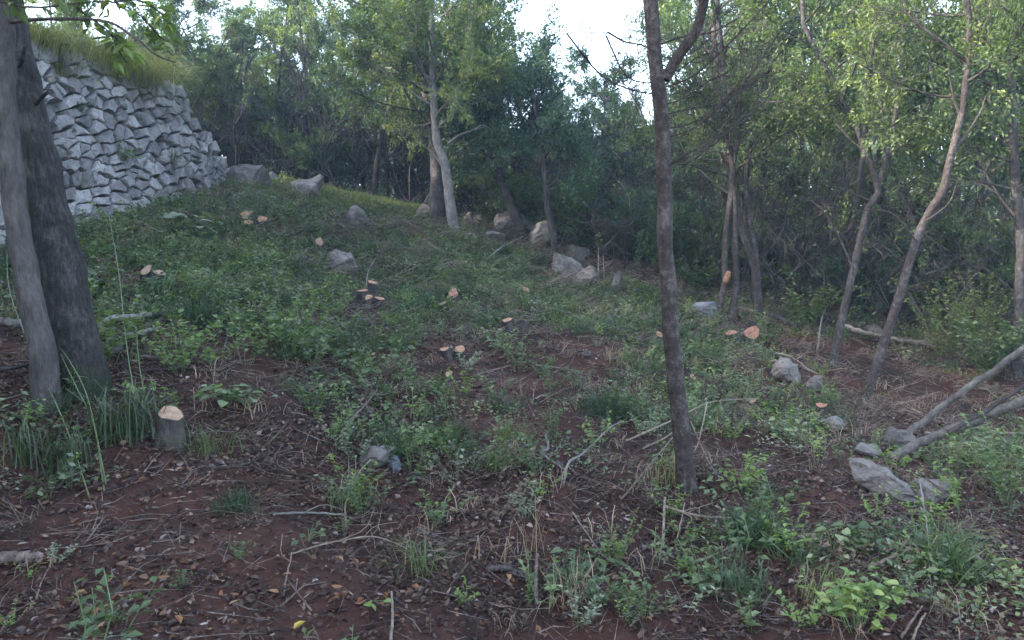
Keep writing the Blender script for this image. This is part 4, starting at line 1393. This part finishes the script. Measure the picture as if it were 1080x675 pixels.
PR = {
    'sprout': [proto_sprout(rp, rp.integers(3, 6), rp.uniform(.18, .3)) for _ in range(5)],
    'mat': [proto_mat(rp) for _ in range(5)],
    'feather': [proto_feather(rp) for _ in range(3)],
    'grass': [proto_grass(rp, 34, rp.uniform(.14, .26)) for _ in range(5)],
    'broad': [proto_broad(rp) for _ in range(4)],
}

# ------------------------------------------------------------------ where the ground is green / bare
PATCH = [(150, 300, 1.6, 1), (230, 290, 1.6, .8), (110, 260, 1.5, 1), (200, 240, 2, 1), (300, 205, 3, 1), (440, 262, 2.5, 1), (420, 330, 1.4, .9), (480, 300, 1.5, .8), (300, 350, .8, .4),
         (390, 400, .8, .9), (450, 420, .7, .9), (240, 425, .5, .9), (560, 350, 1.2, .35), (640, 430, .5, 1), (665, 395, .8, .5), (780, 520, .6, .6), (700, 455, .5, .6), (820, 440, 1.0, .5),
         (1040, 480, .8, 1), (900, 640, .35, .7), (1010, 650, .5, .5), (650, 325, 2, .45), (850, 345, 2, .7), (120, 480, .45, .9), (30, 480, .5, .9), (440, 605, .3, .5), (500, 500, .35, .6), (800, 600, .4, .4),
         (740, 380, 1.2, .7), (720, 420, .7, .5), (350, 440, .5, .5), (570, 300, 1.5, .8), (330, 245, 2, .5), (980, 580, .5, .5), (660, 600, .5, .6), (760, 620, .4, .35), (600, 470, .5, .5), (880, 560, .6, .5), (460, 480, .5, .5), (640, 540, .3, .4), (540, 640, .3, .4), (940, 600, .4, .3), (420, 560, .35, .4), (720, 520, .4, .5), (80, 330, .8, .5),
         (560, 400, 1.0, -1.1), (590, 530, .45, -1.2), (250, 520, .6, -1.1), (320, 590, .6, -1.1), (180, 560, .5, -1.1), (90, 600, .5, -.9), (300, 310, .6, -.9), (335, 385, .5, -.7), (920, 395, 1.0, -1.0),
         (970, 440, .6, -.6), (620, 372, .8, -.5), (700, 560, .35, -.6), (240, 250, .5, -.5), (290, 450, .5, -.6), (480, 560, .5, -.4), (400, 640, .4, -.4), (850, 520, .4, -.4), (150, 400, .5, -.5)]
PW = [(G(a, b), r, amt) for a, b, r, amt in PATCH]


def green(x, y):
    v = np.full(np.shape(x), .22)
    for c, r, amt in PW:
        v = v + amt * np.exp(-((x - c[0]) ** 2 + (y - c[1]) ** 2) / (r * r))
    v = v + .95 * (vnoise(x * 1.3 + 9, y * 1.3, 41) - .5) + .9 * (vnoise(x * 3.4, y * 3.4, 42) - .5)
    ey = np.interp(x, [-30, -9, -5, -1.2, 1.5, 3.6, 5.2, 7, 9, 14], [19, 19.5, 20.5, 18.5, 17, 14.6, 13.6, 12.6, 9.5, 6])
    return v - .45 * sst(0, 2.5, y - ey - .5)


def sample_area(n, y0, y1, rng, spread=.78):
    u = rng.uniform(0, 1, n)
    y = np.sqrt(y0 * y0 + (y1 * y1 - y0 * y0) * u)
    x = rng.uniform(-1, 1, n) * (spread * y + .9)
    ok = ~((x < wall_x(y) + .15) & (x > wall_x(y) - 1.1) & (y < 17.2))
    return x[ok], y[ok]


def carpet(name, label, cat, kinds, n, y0, y1, thr, mats, seed, smin=.7, smax=1.25, gain=1.6, near=.42, invert=False, lift=-.005):
    rng = np.random.default_rng(seed)
    x, y = sample_area(n, y0, y1, rng)
    gv = green(x, y)
    if invert: gv = 1 - gv
    ok = rng.uniform(0, 1, len(x)) < np.clip((gv - thr) * gain, 0, 1) * np.clip(y / 8.5, near, 1)
    for a, b, r in CLEAR:
        ok &= ((x - a) ** 2 + (y - b) ** 2 > r * r) | (rng.uniform(0, 1, len(x)) < .12)
    x, y = x[ok], y[ok]
    z = H(x, y) + lift
    mb = MB()
    w = rng.integers(0, len(kinds), len(x))
    for i, k in enumerate(kinds):
        s = w == i
        if not s.any(): continue
        T = np.stack([x[s], y[s], z[s]], 1)
        m = len(T)
        scatter(mb, k, T, rng.uniform(0, 6.28, m), rng.uniform(smin, smax, m), rng.normal(size=(m, 2)) * .18, rng.normal(0, .2, m) + .35 * (vnoise(x[s] * .8, y[s] * .8, 55) - .5))
    tag(obj(name, mb.mesh(name, mats)), label, cat, kind='stuff')


carpet('ground_cover', 'low mat of small green leaves spread over the clearing', 'ground cover', PR['mat'], 4200, 2.6, 19, .36, ['leaf_ground', 'stem_green'], 601, .9, 1.9)
carpet('leafy_undergrowth', 'countless small leafy sprouts covering the slope', 'undergrowth', PR['sprout'], 5200, 2.6, 19, .36, ['leaf_ground', 'stem_green'], 602, .7, 1.6)
carpet('bright_undergrowth', 'scattered fresh light green sprouts over the slope', 'undergrowth', PR['sprout'], 2200, 2.6, 18, .36, ['leaf_bright', 'stem_green'], 603, .45, 1.2)
carpet('grey_green_cover', 'scattered grey green low plants over the clearing', 'ground cover', PR['mat'] + PR['sprout'][:2], 2400, 2.6, 18, .2, ['leaf_grey', 'stem_green'], 604, .5, 1.1)
carpet('withered_cover', 'withered brownish leafy bits of cut undergrowth over the clearing', 'undergrowth', PR['sprout'] + PR['mat'][:2], 3200, 2.6, 18, .0, ['leaf_brown', 'twig'], 608, .4, 1.0)
carpet('feathery_undergrowth', 'dark feathery wisps of undergrowth over the slope', 'undergrowth', PR['feather'], 1500, 2.6, 17, .45, ['leaf_dark', 'stem_green'], 605, .6, 1.2)
carpet('grass', 'short green grass scattered over the slope', 'grass', PR['grass'], 2200, 2.6, 20, .45, ['grass'], 606, .5, 1.1)
carpet('broad_leaf_cover', 'broad leaved weeds low on the green left slope', 'weeds', PR['broad'], 1100, 3.0, 13, .6, ['leaf_ground', 'stem_green'], 607, .5, 1.1)

# dense grass bank near the wall end and yellow grass along the wall top
rb = np.random.default_rng(61)
mb = MB()
x = rb.uniform(-6.6, -2.2, 2600); y = rb.uniform(14.5, 20.5, 2600)
ok = ~((x < wall_x(y) + .15) & (y < 17.0)) & (rb.uniform(0, 1, 2600) < 1.2 - .45 * np.abs(y - 18) - .25 * np.maximum(x + 4, 0))
x, y = x[ok], y[ok]
scatter(mb, proto_grass(rb, 30, .26, .06, .008), np.stack([x, y, H(x, y)], 1), rb.uniform(0, 6.28, len(x)), rb.uniform(.6, 1.2, len(x)), None, rb.normal(.1, .12, len(x)))
tag(obj('bank_grass', mb.mesh('bank_grass', ['grass'])), 'lush green grass on the bank behind the wall end', 'grass', kind='stuff')
mb = MB()
y = rb.uniform(8, 16.2, 1500); x = wall_x(y) - BATTER * wall_H(y) - .10 - np.abs(rb.normal(size=1500)) * .5
dens = .35 + .65 * np.exp(-((y - 13.6) / 1.6) ** 2) + .2 * (vnoise(y * 2, x * 2, 4) - .5)
ok = rb.uniform(0, 1, 1500) < dens
x, y = x[ok], y[ok]
scatter(mb, proto_grass(rb, 30, .55, .08, .009, (.3, 1.4)), np.stack([x, y, H(x, y)], 1), rb.uniform(-.9, .9, len(x)), rb.uniform(.6, 1.3, len(x)), None, rb.normal(0, .15, len(x)))
tag(obj('wall_top_grass', mb.mesh('wall_top_grass', ['grass_yellow'])), 'tall yellowish grass growing along the top of the stone wall', 'grass', kind='stuff')

for i, (yy, dv, hh, lab) in enumerate([(13.0, .0, .75, 'leftmost drooping yellow grass clump hanging over the wall top'), (13.8, -.15, .9, 'largest drooping yellow grass clump hanging over the wall top'),
                                 (14.6, -.05, .75, 'right drooping yellow grass clump hanging over the wall top'), (11.6, .05, .5, 'small pale grass clump on the left part of the wall top')]):
    pr = MB(); n = 150
    a_ = rb.normal(0, .8, n)
    p0 = rb.normal(size=(n, 3)) * np.array([.12, .32, .05])
    blades(pr, p0, a_, hh * rb.uniform(.5, 1.15, n), rb.uniform(.7, 1.75, n), .011 * rb.uniform(.7, 1.3, n), 0, rb.normal(.45, .25, n))
    tag(obj('grass_clump', pr.mesh('grass_clump', ['grass_yellow']), None, wall_pt(yy, float(wall_H(yy)) + dv, -.02)), lab, 'grass')

# leaf litter, straw and twigs
rlit = np.random.default_rng(71)
mb = MB()
for n, y0, y1 in ((48000, 2.6, 5.5), (27000, 5.5, 9), (16000, 9, 20)):
    x, y = sample_area(n, y0, y1, rlit)
    dens = np.clip(.74 - .2 * green(x, y) + 1.5 * (vnoise(x * 2.2, y * 2.2, 81) - .5) + .6 * (vnoise(x * 7, y * 7, 82) - .5), .03, 1)
    for (a, b, r) in ((200, 540, .55), (590, 535, .4), (310, 575, .4), (560, 405, .5)):   # trodden bare soil
        c = G(a, b); dens = dens * (1 - .75 * np.exp(-((x - c[0]) ** 2 + (y - c[1]) ** 2) / r ** 2))
    ok = rlit.uniform(0, 1, len(x)) < dens
    x, y = x[ok], y[ok]
    m = len(x)
    pos = np.stack([x, y, H(x, y) + rlit.uniform(.002, .02, m)], 1)
    aa = rlit.uniform(0, 6.28, m)
    big = 1.0 if y0 < 5 else 1.15
    leaves(mb, pos, np.stack([np.cos(aa), np.sin(aa), rlit.normal(0, .35, m)], 1), np.array([0, 0, 1.0]) + rlit.normal(size=(m, 3)) * .6,
           rlit.uniform(.015, .055, m) * big, rlit.uniform(.010, .028, m) * big, rlit.uniform(-.5, .7, (m, 1)), 0, np.clip(rlit.beta(1.5, 1.5, m), 0, 1), True)
tag(obj('leaf_litter', mb.mesh('leaf_litter', ['litter'])), 'carpet of brown dry fallen leaves over the red soil', 'leaf litter', kind='stuff')

mb = MB()
for n, y0, y1, k in ((2600, 2.6, 6, 1), (3600, 6, 18, 1.5)):
    x, y = sample_area(n, y0, y1, rlit)
    m = len(x)
    L = rlit.uniform(.06, .38, m) * k * .8; aa = rlit.uniform(0, 6.28, m)
    dx, dy = np.cos(aa) * L, np.sin(aa) * L
    p0 = np.stack([x, y, H(x, y) + rlit.uniform(0, .03, m)], 1)
    p2 = np.stack([x + dx, y + dy, H(x + dx, y + dy) + rlit.uniform(0, .08, m)], 1)
    p1 = (p0 + p2) / 2 + rlit.normal(size=(m, 3)) * (L * .07)[:, None]; p1[:, 2] = np.maximum(p1[:, 2], H(p1[:, 0], p1[:, 1]) + .005)
    half = m // 2
    twigs(mb, p0[:half], p1[:half], p2[:half], rlit.uniform(.0015, .005, half) * k, .001, 0)
    twigs(mb, p0[half:], p1[half:], p2[half:], rlit.uniform(.0012, .004, m - half) * k, .001, 1)
tag(obj('twig_litter', mb.mesh('twig_litter', ['twig', 'twig_dark'])), 'countless small dry twigs strewn over the ground', 'twigs', kind='stuff')

# brushwood: thin cut branches left lying, too many to count
def proto_brush(rng, n=9, L=.38):
    mb = MB()
    a = rng.uniform(0, 6.28) + rng.normal(0, .7, n)
    ll = L * rng.uniform(.4, 1.2, n)
    d = np.stack([np.cos(a) * ll, np.sin(a) * ll, rng.uniform(.02, .45, n) * ll], 1)
    p0 = rng.normal(size=(n, 3)) * np.array([.1, .1, .0]) + np.array([0, 0, .01])
    p1 = p0 + d * .5 + rng.normal(size=(n, 3)) * .045 + np.array([0, 0, .02])
    twigs(mb, p0, p1, p0 + d, rng.uniform(.0022, .0055, n), .0012, 0, .5)
    k = rng.integers(0, n, n); q = p0[k] + d[k] * rng.uniform(.4, .9, n)[:, None]
    e = unit(d[k] + rng.normal(size=(n, 3)) * .12) * (.35 * ll)[:, None]
    twigs(mb, q, q + e * .5, q + e, .0018, .001, 0, .5)
    m = 10
    k = rng.integers(0, n, m); q = p0[k] + d[k] * rng.uniform(.3, 1, m)[:, None]
    leaves(mb, q, d[k] + rng.normal(size=(m, 3)) * .15, np.array([0, 0, 1.0]) + rng.normal(size=(m, 3)) * .6, .035, .018, .2, 1, rng.uniform(0, 1, m))
    return mb


BR = [proto_brush(rp) for _ in range(6)]
for nm, lb, n_, mt, sd in (('brushwood', 'thin cut brushwood scattered all over the clearing', 2300, ['twig', 'leaf_brown'], 611),
                           ('pale_brushwood', 'thin pale dry brushwood scattered over the slope', 900, ['twig_pale', 'leaf_brown'], 612),
                           ('dark_brushwood', 'thin dark brushwood scattered over the slope', 1500, ['twig_dark', 'leaf_ground'], 613)):
    x, y = sample_area(n_, 2.7, 18, rlit)
    ok = rlit.uniform(0, 1, len(x)) < .35 + .9 * (vnoise(x * 1.2 + sd, y * 1.2, 93) - .3)
    x, y = x[ok], y[ok]
    mb = MB()
    w = rlit.integers(0, 6, len(x))
    for i in range(6):
        k = w == i
        scatter(mb, BR[i], np.stack([x[k], y[k], H(x[k], y[k])], 1), rlit.uniform(0, 6.28, k.sum()), rlit.uniform(.35, 1.0, k.sum()) * np.clip(y[k] / 7, .55, 2.0), None, rlit.normal(0, .1, k.sum()))
    tag(obj(nm, mb.mesh(nm, mt)), lb, 'brushwood', kind='stuff')

mb = MB()
x, y = sample_area(1100, 2.8, 16, rlit)
px = CX + F * x / y
d = .25 + .9 * np.exp(-((px - 640) / 150) ** 2) + .5 * np.exp(-((px - 930) / 120) ** 2)
d *= .4 + vnoise(x * 1.1, y * 1.1, 91)
ok = rlit.uniform(0, 1, len(x)) < d * .8
x, y = x[ok], y[ok]
scatter(mb, proto_grass(rlit, 12, .16, .07, .004, (.5, 1.5)), np.stack([x, y, H(x, y)], 1), rlit.uniform(0, 6.28, len(x)), rlit.uniform(.5, 1.3, len(x)), None, rlit.normal(0, .15, len(x)))
tag(obj('dry_straw', mb.mesh('dry_straw', ['straw'])), 'dry straw coloured stalks strewn over the trampled clearing', 'straw', kind='stuff')


# ------------------------------------------------------------------ individual plants
def plant(name, label, cat, px, py, mb, mats, s=1.0, rz=0, group=None, part='foliage'):
    p = G(px, py)
    root = thing(name, label, cat, p, group)
    root.rotation_euler = (0, 0, rz); root.scale = (s, s, s)
    # part 0 leaves, part 1 stems
    lm, sm = MB(), MB()
    for v, f, m, t in mb.parts:
        (lm if m == 0 else sm).add(v, f, 0, t)
    obj(part, lm.mesh(part, [mats[0]]), root)
    if sm.parts: obj('stem', sm.mesh('stem', [mats[1]]), root)
    return root


ri = np.random.default_rng(404)
# bright leafy bush at lower right with single leaves as pieces
bp = G(905, 665)
bush = thing('leafy_bush', 'bright green broad leaved bush in the lower right foreground', 'bush', bp)
sm = MB(); lmes = []
for k in range(4):
    q = MB(); leaves(q, np.zeros((1, 3)), np.array([[0, 1.0, 0]]), np.array([[0, 0, 1.0]]), .052, .04, .12, 0, [.15 + .25 * k], True)
    lmes.append(q.mesh('leaf', ['leaf_bright']))
for s_ in range(22):
    a = ri.uniform(0, 6.28); rr = ri.uniform(.02, .22)
    top = np.array([math.cos(a) * rr * 1.1, math.sin(a) * rr * .8, ri.uniform(.10, .26)])
    b0 = np.array([math.cos(a) * rr * .3, math.sin(a) * rr * .3, -.01])
    mid = (b0 + top) / 2 + np.array([0, 0, .03])
    twigs(sm, [b0], [mid], [top], .003, .0015, 0)
    for k in range(8):
        t = ri.uniform(.4, 1.05)
        pos = b0 * (1 - t) ** 2 + 2 * mid * t * (1 - t) + top * t * t + ri.normal(size=3) * .015
        lo = obj('leaf', lmes[ri.integers(4)], bush, pos)
        lo.rotation_euler = (ri.uniform(-.5, .5), ri.uniform(-.5, .5), ri.uniform(0, 6.28))
        sc1 = ri.uniform(.6, 1.2); lo.scale = (sc1,) * 3
obj('stem', sm.mesh('stem', ['stem_green']), bush)

# dark strappy grass on the left
for px, py, s, lab in [(118, 468, 1.0, 'largest dark strappy tuft in front of the mossy trunk'), (142, 462, .95, 'dark strappy tuft beside the slanted cut stump'), (70, 500, .8, 'dark strappy tuft at the lower left of the mossy trunk'),
                       (25, 490, .75, 'dark strappy tuft at the left picture edge')]:
    plant('strappy_tuft', lab, 'grass tuft', px, py, proto_grass(ri, 60, .42, .07, .009, (.15, 1.1)), ['grass_dark'], s, part='blades')
for i, (pts, lab) in enumerate([
        ([(95, 530, .0), (70, 470, .1), (45, 430, .22), (14, 372, .42), (10, 330, .5)], 'long pale green stem arching up at the far left'),
        ([(110, 520, .0), (100, 470, .1), (82, 445, .2), (63, 415, .3), (62, 392, .4)], 'green stem bending up before the slim pale trunk'),
        ([(112, 515, .0), (95, 460, .2), (78, 432, .28), (66, 420, .33)], 'short green stem beside the bending stem'),
        ([(150, 470, .0), (135, 410, .3), (128, 360, .55), (118, 310, .8)], 'tall thin grey green stem before the left branch pile'),
        ([(165, 465, .0), (150, 430, .2), (145, 400, .38)], 'upright green stem in the strappy tuft')]):
    stick('green_shoot', lab, pts, .0042, .002, 'stem_green', 1, 700 + i, cat='plant', sides=6)

named = [
    ('feathery_bush', 'dark green feathery clump left of the slender trunk', 'bush', 640, 445, proto_feather(ri, 260, .34), ['leaf_dark', 'stem_green'], 1.1),
    ('feathery_bush', 'dark feathery clump in the green left slope', 'bush', 210, 345, proto_feather(ri, 200, .36), ['leaf_dark', 'stem_green'], 1.2),
    ('feathery_bush', 'dark feathery clump behind the left branch pile', 'bush', 175, 325, proto_feather(ri, 200, .36), ['leaf_dark', 'stem_green'], 1.1),
    ('feathery_bush', 'small dark tuft on the bare soil left of centre', 'bush', 250, 540, proto_feather(ri, 120, .14), ['leaf_dark', 'stem_green'], .9),
    ('feathery_bush', 'dark low wiry clump on the right slope below the sprouts', 'bush', 790, 575, proto_feather(ri, 240, .26), ['leaf_dark', 'stem_green'], 1.0),
    ('grey_leaved_plant', 'pale grey leaved plant just left of the slender trunk', 'plant', 680, 462, proto_sprout(ri, 9, .26, 14, .034, .02, .9, True), ['leaf_grey', 'stem_green'], 1.0),
    ('leafy_sprout', 'bright leafy sprouts right of the slender trunk foot', 'plant', 780, 520, proto_sprout(ri, 10, .34, 16, .045, .02, .7, True), ['leaf_bright', 'stem_green'], 1.0),
    ('leafy_sprout', 'bright leafy sprouts lower right of the slender trunk', 'plant', 830, 585, proto_sprout(ri, 7, .26, 14, .045, .02, .8, True), ['leaf_bright', 'stem_green'], 1.0),
    ('leafy_sprout', 'yellow green sprout below the split grey slab', 'plant', 975, 560, proto_sprout(ri, 6, .36, 14, .045, .024, .6, True), ['leaf_bright', 'stem_green'], 1.0),
    ('leafy_sprout', 'yellow green sprout over the triangular slab', 'plant', 945, 495, proto_sprout(ri, 6, .22, 12, .042, .024, .8, True), ['leaf_bright', 'stem_green'], 1.0),
    ('leafy_sprout', 'yellow green sprout right of the triangular slab', 'plant', 1015, 545, proto_sprout(ri, 6, .36, 14, .045, .024, .6, True), ['leaf_bright', 'stem_green'], 1.0),
    ('leafy_bush', 'dark leafy bush at the right edge below the poles', 'bush', 1060, 530, proto_sprout(ri, 26, .6, 26, .05, .026, .8, True), ['leaf_ground', 'stem_green'], 1.0),
    ('leafy_bush', 'lush dark green bush under the poles at right', 'bush', 1040, 400, proto_sprout(ri, 40, .7, 34, .06, .034, .8), ['leaf_ground', 'stem_green'], 1.4),
    ('leafy_bush', 'half bare bush with pale stems right of the longest leaning trunk', 'bush', 995, 388, proto_sprout(ri, 34, 1.25, 34, .055, .034, .5), ['leaf_light', 'twig'], 1.2),
    ('leafy_bush', 'second half bare bush with small light leaves behind the poles', 'bush', 1035, 375, proto_sprout(ri, 34, 1.2, 30, .055, .034, .6), ['leaf_light', 'twig'], 1.2),
    ('leafy_bush', 'green bush in the wood behind the leaning trunks', 'bush', 850, 345, proto_sprout(ri, 34, .6, 30, .06, .04, .9), ['leaf_ground', 'stem_green'], 1.3),
    ('leafy_bush', 'green bush beneath the clustered stems', 'bush', 735, 310, proto_sprout(ri, 34, .6, 30, .06, .04, .9), ['leaf_ground', 'stem_green'], 1.4),
    ('broad_leaf_weed', 'broad leaved weed with pale green leaves on the upper left slope', 'weed', 205, 252, proto_broad(ri, 16, .22, .15, .3), ['leaf_grey', 'stem_green'], 1.2),
    ('broad_leaf_weed', 'broad leaved ivy patch right of the single dark stump', 'weed', 240, 430, proto_broad(ri, 30, .075, .062, .12), ['leaf_ground', 'stem_green'], 1.2),
    ('broad_leaf_weed', 'broad leaved ivy patch behind the single dark stump', 'weed', 262, 432, proto_broad(ri, 26, .07, .06, .12), ['leaf_ground', 'stem_green'], 1.1),
    ('broad_leaf_weed', 'broad leaved ivy clump beside the mossy trunk foot', 'weed', 150, 430, proto_broad(ri, 18, .07, .06, .16), ['leaf_bright', 'stem_green'], 1.0),
    ('broad_leaf_weed', 'big round weed leaves in front of the two pale cut stems', 'weed', 100, 312, proto_broad(ri, 20, .11, .10, .22), ['leaf_ground', 'stem_green'], 1.2),
    ('leafy_sprout', 'small bright upright sprout at the bottom left of centre', 'plant', 490, 640, proto_sprout(ri, 5, .12, 9, .03, .012, .4, True), ['leaf_bright', 'stem_green'], 1.0),
    ('leafy_sprout', 'tiny two leaved seedling on the lower left litter', 'plant', 105, 622, proto_broad(ri, 4, .045, .025, .04), ['leaf_bright', 'stem_green'], 1.0),
    ('leafy_sprout', 'tiny round leaved seedling at the lower left edge', 'plant', 107, 645, proto_broad(ri, 4, .05, .04, .03), ['leaf_ground', 'stem_green'], 1.0),
    ('leafy_sprout', 'ivy seedling on the bare soil below the white stick', 'plant', 325, 572, proto_broad(ri, 10, .045, .035, .05), ['leaf_ground', 'stem_green'], 1.0),
    ('green_leaf_seedling', 'seedling with one upright green leaf at the bottom', 'plant', 382, 637, proto_broad(ri, 3, .06, .045, .05), ['leaf_bright', 'stem_green'], 1.0),
    ('grass_tuft', 'bright fine grass tuft in the clearing centre', 'grass tuft', 520, 495, proto_grass(ri, 60, .22, .05, .004, (.4, 1.4)), ['grass'], 1.0),
    ('grass_tuft', 'fine grass tuft above the bright one in the centre', 'grass tuft', 533, 462, proto_grass(ri, 50, .2, .05, .004, (.4, 1.4)), ['grass'], 1.0),
    ('grass_tuft', 'drooping grass tuft beside the half buried stone', 'grass tuft', 372, 535, proto_grass(ri, 60, .26, .05, .004, (.6, 1.5)), ['grass'], 1.0),
    ('grass_tuft', 'fine bent grass tuft in the lower middle foreground', 'grass tuft', 445, 605, proto_grass(ri, 60, .24, .05, .0035, (.7, 1.5)), ['grass'], 1.0),
    ('grass_tuft', 'soft green grass tuft below the split slab', 'grass tuft', 1000, 588, proto_grass(ri, 90, .22, .08, .004, (.4, 1.4)), ['grass'], 1.1),
    ('grass_tuft', 'bright grass tuft at the edge of the strappy tufts', 'grass tuft', 215, 480, proto_grass(ri, 80, .24, .07, .004, (.5, 1.5)), ['grass'], 1.0),
    ('dry_tuft', 'dry tan tuft of stalks in the lower middle foreground', 'grass tuft', 605, 640, proto_grass(ri, 40, .26, .05, .0035, (.3, 1.3)), ['straw'], 1.0),
    ('dry_tuft', 'dry reddish stalks standing on the soil in the centre', 'grass tuft', 560, 590, proto_grass(ri, 16, .36, .04, .004, (.1, .7)), ['straw'], 1.0),
    ('leafy_sprout', 'upright stem with many small leaves at the bottom centre', 'plant', 558, 640, proto_sprout(ri, 3, .24, 40, .022, .011, .15, True), ['leaf_ground', 'stem_green'], 1.0),
]
for nm, lab, cat, px, py, mb, mats, s in named:
    plant(nm, lab, cat, px, py, mb, mats, s, ri.uniform(0, 6.28))
# leafy weed clumps standing above the cover
def weed_meshes(mats, *a):
    mb = proto_sprout(ri, *a)
    lm, sm = MB(), MB()
    for v, f, m, t in mb.parts: (lm if m == 0 else sm).add(v, f, 0, t)
    return lm.mesh('foliage', [mats[0]]), sm.mesh('stem', [mats[1]])


WM = [weed_meshes([m_, 'stem_green'], n_, h_, l_, L_, L_ * .5, .8) for m_, n_, h_, l_, L_ in
      (('leaf_ground', 9, .38, 16, .06), ('leaf_ground', 7, .48, 18, .055), ('leaf_bright', 7, .36, 14, .055), ('leaf_grey', 8, .32, 16, .05), ('leaf_light', 8, .42, 18, .055))]
WM += [weed_meshes(['leaf_brown', 'twig'], 8, .40, 10, .05, .025, .9)]
for (x0, x1, y0, y1, n_, s0, s1, pk, lab, grp) in (
        (85, 340, 215, 400, 46, .8, 1.35, [.3, .2, .2, .1, .15, .05], 'weed clump standing out of the green left slope', 'weed clumps on the left slope'),
        (330, 620, 235, 420, 60, .6, 1.15, [.2, .15, .2, .2, .1, .15], 'weed clump in the middle of the upper clearing', 'weed clumps in the upper clearing'),
        (620, 880, 330, 480, 30, .5, .95, [.2, .15, .25, .2, .1, .1], 'weed clump around the slender middle trunk', 'weed clumps around the slender trunk'),
        (330, 700, 420, 560, 22, .45, .75, [.25, .1, .25, .25, .05, .1], 'weed clump on the leaf litter of the centre', 'weed clumps on the central litter'),
        (10, 560, 560, 668, 9, .2, .4, [.25, .1, .3, .2, .05, .1], 'seedling clump on the litter of the lower left foreground', 'seedling clumps in the lower left'),
        (560, 1070, 540, 668, 24, .35, .65, [.25, .1, .3, .2, .05, .1], 'weed clump in the slash of the lower right foreground', 'weed clumps in the lower right')):
    for _ in range(n_):
        p = G(ri.uniform(x0, x1), ri.uniform(y0, y1))
        if any((p[0] - a) ** 2 + (p[1] - b) ** 2 < (r * .8) ** 2 for a, b, r in CLEAR) or (p[0] < float(wall_x(p[1])) + .25): continue
        wk = ri.choice(6, p=pk)
        lme_, sme_ = WM[wk]
        r = thing('leafy_weed', ['broad dark green ', 'tall dark green ', 'bright green ', 'grey green ', 'light yellowish green ', 'withered brownish '][wk] + lab, 'weed', p, grp)
        s = ri.uniform(s0, s1); r.scale = (s, s, s); r.rotation_euler = (ri.normal() * .1, ri.normal() * .1, ri.uniform(0, 6.28))
        obj('foliage', lme_, r); obj('stem', sme_, r)

# plants rooted in the wall
for lab, y, v, mats, pr in [('leafy green weed rooted low in the stone wall', 12.5, .95, ['leaf_ground', 'stem_green'], proto_sprout(ri, 9, .34, 16, .06, .04, .9)),
                            ('dark tuft growing high in the stone wall', 11.0, 1.9, ['leaf_dark', 'stem_green'], proto_feather(ri, 70, .22)),
                            ('second dark tuft in the upper joints of the wall', 11.9, 1.75, ['grass_dark', 'stem_green'], proto_grass(ri, 40, .26, .05, .008)),
                            ('small weed near the right foot of the wall', 14.2, .8, ['leaf_ground', 'stem_green'], proto_sprout(ri, 6, .26, 12, .05, .03, .9))]:
    p = wall_pt(y, v, .03)
    root = thing('wall_weed', lab, 'weed', p)
    root.rotation_euler = (0, .7, 0)
    lm, sm = MB(), MB()
    for vv, f, m, t in pr.parts: (lm if m == 0 else sm).add(vv, f, 0, t)
    obj('foliage', lm.mesh('foliage', [mats[0]]), root)
    if sm.parts: obj('stem', sm.mesh('stem', [mats[1]]), root)

# fallen leaves one can pick out in the foreground
fl = []
for k in range(4):
    q = MB(); leaves(q, np.zeros((1, 3)), np.array([[0, 1.0, .05 * k]]), np.array([[0, 0, 1.0]]), .055, .026, [.3, -.2, .5, .1][k], 0, [.2 + .2 * k], True)
    fl.append(q)
fm = {m: [q.mesh('fallen_leaf', [m]) for q in fl] for m in ('leaf_orange', 'leaf_yellow', 'litter')}
spots = [(95, 548), (100, 553), (80, 552), (310, 668, 'y')] + [(ri.uniform(0, 420), ri.uniform(585, 672)) for _ in range(60)] + [(ri.uniform(420, 1060), ri.uniform(600, 672)) for _ in range(22)]
for q in spots:
    yl = len(q) == 3
    p = G(q[0], q[1])
    o = obj('fallen_leaf', fm['leaf_yellow' if yl else 'leaf_orange'][ri.integers(4)], None, p + np.array([0, 0, .012]))
    o.rotation_euler = (ri.uniform(-.4, .4), ri.uniform(-.4, .4), ri.uniform(0, 6.28))
    s = ri.uniform(.6, 1.15); o.scale = (s, s, s)
    if yl:
        tag(o, 'single bright yellow fallen leaf at the bottom left of centre', 'leaf')
    else:
        tag(o, 'orange brown dry fallen leaf lying on the foreground litter', 'leaf', 'orange fallen leaves in the foreground')

# ------------------------------------------------------------------ haze
VEIL = 0.0021  # density of a bluish volume added to imitate lens glare over the trees
if VEIL:
    bm = bmesh.new()
    zmin = float(ZZ.min()) - 1.0
    bmesh.ops.create_cube(bm, size=1)
    for v_ in bm.verts:
        v_.co = Vector((v_.co.x * 250, v_.co.y * 210 + 40, zmin if v_.co.z < 0 else 21.0))
    me = bpy.data.meshes.new('veil'); bm.to_mesh(me); bm.free()
    m, nt, out = _mat('veil_air')
    pv = nt.nodes.new('ShaderNodeVolumePrincipled')
    pv.inputs['Color'].default_value = (.55, .77, 1.0, 1)
    pv.inputs['Density'].default_value = VEIL
    pv.inputs['Anisotropy'].default_value = .35
    nt.links.new(pv.outputs[0], out.inputs['Volume'])
    me.materials.append(m)
    tag(obj('veil', me), 'thin bluish haze added between the trees to imitate lens glare', 'veil', kind='stuff')
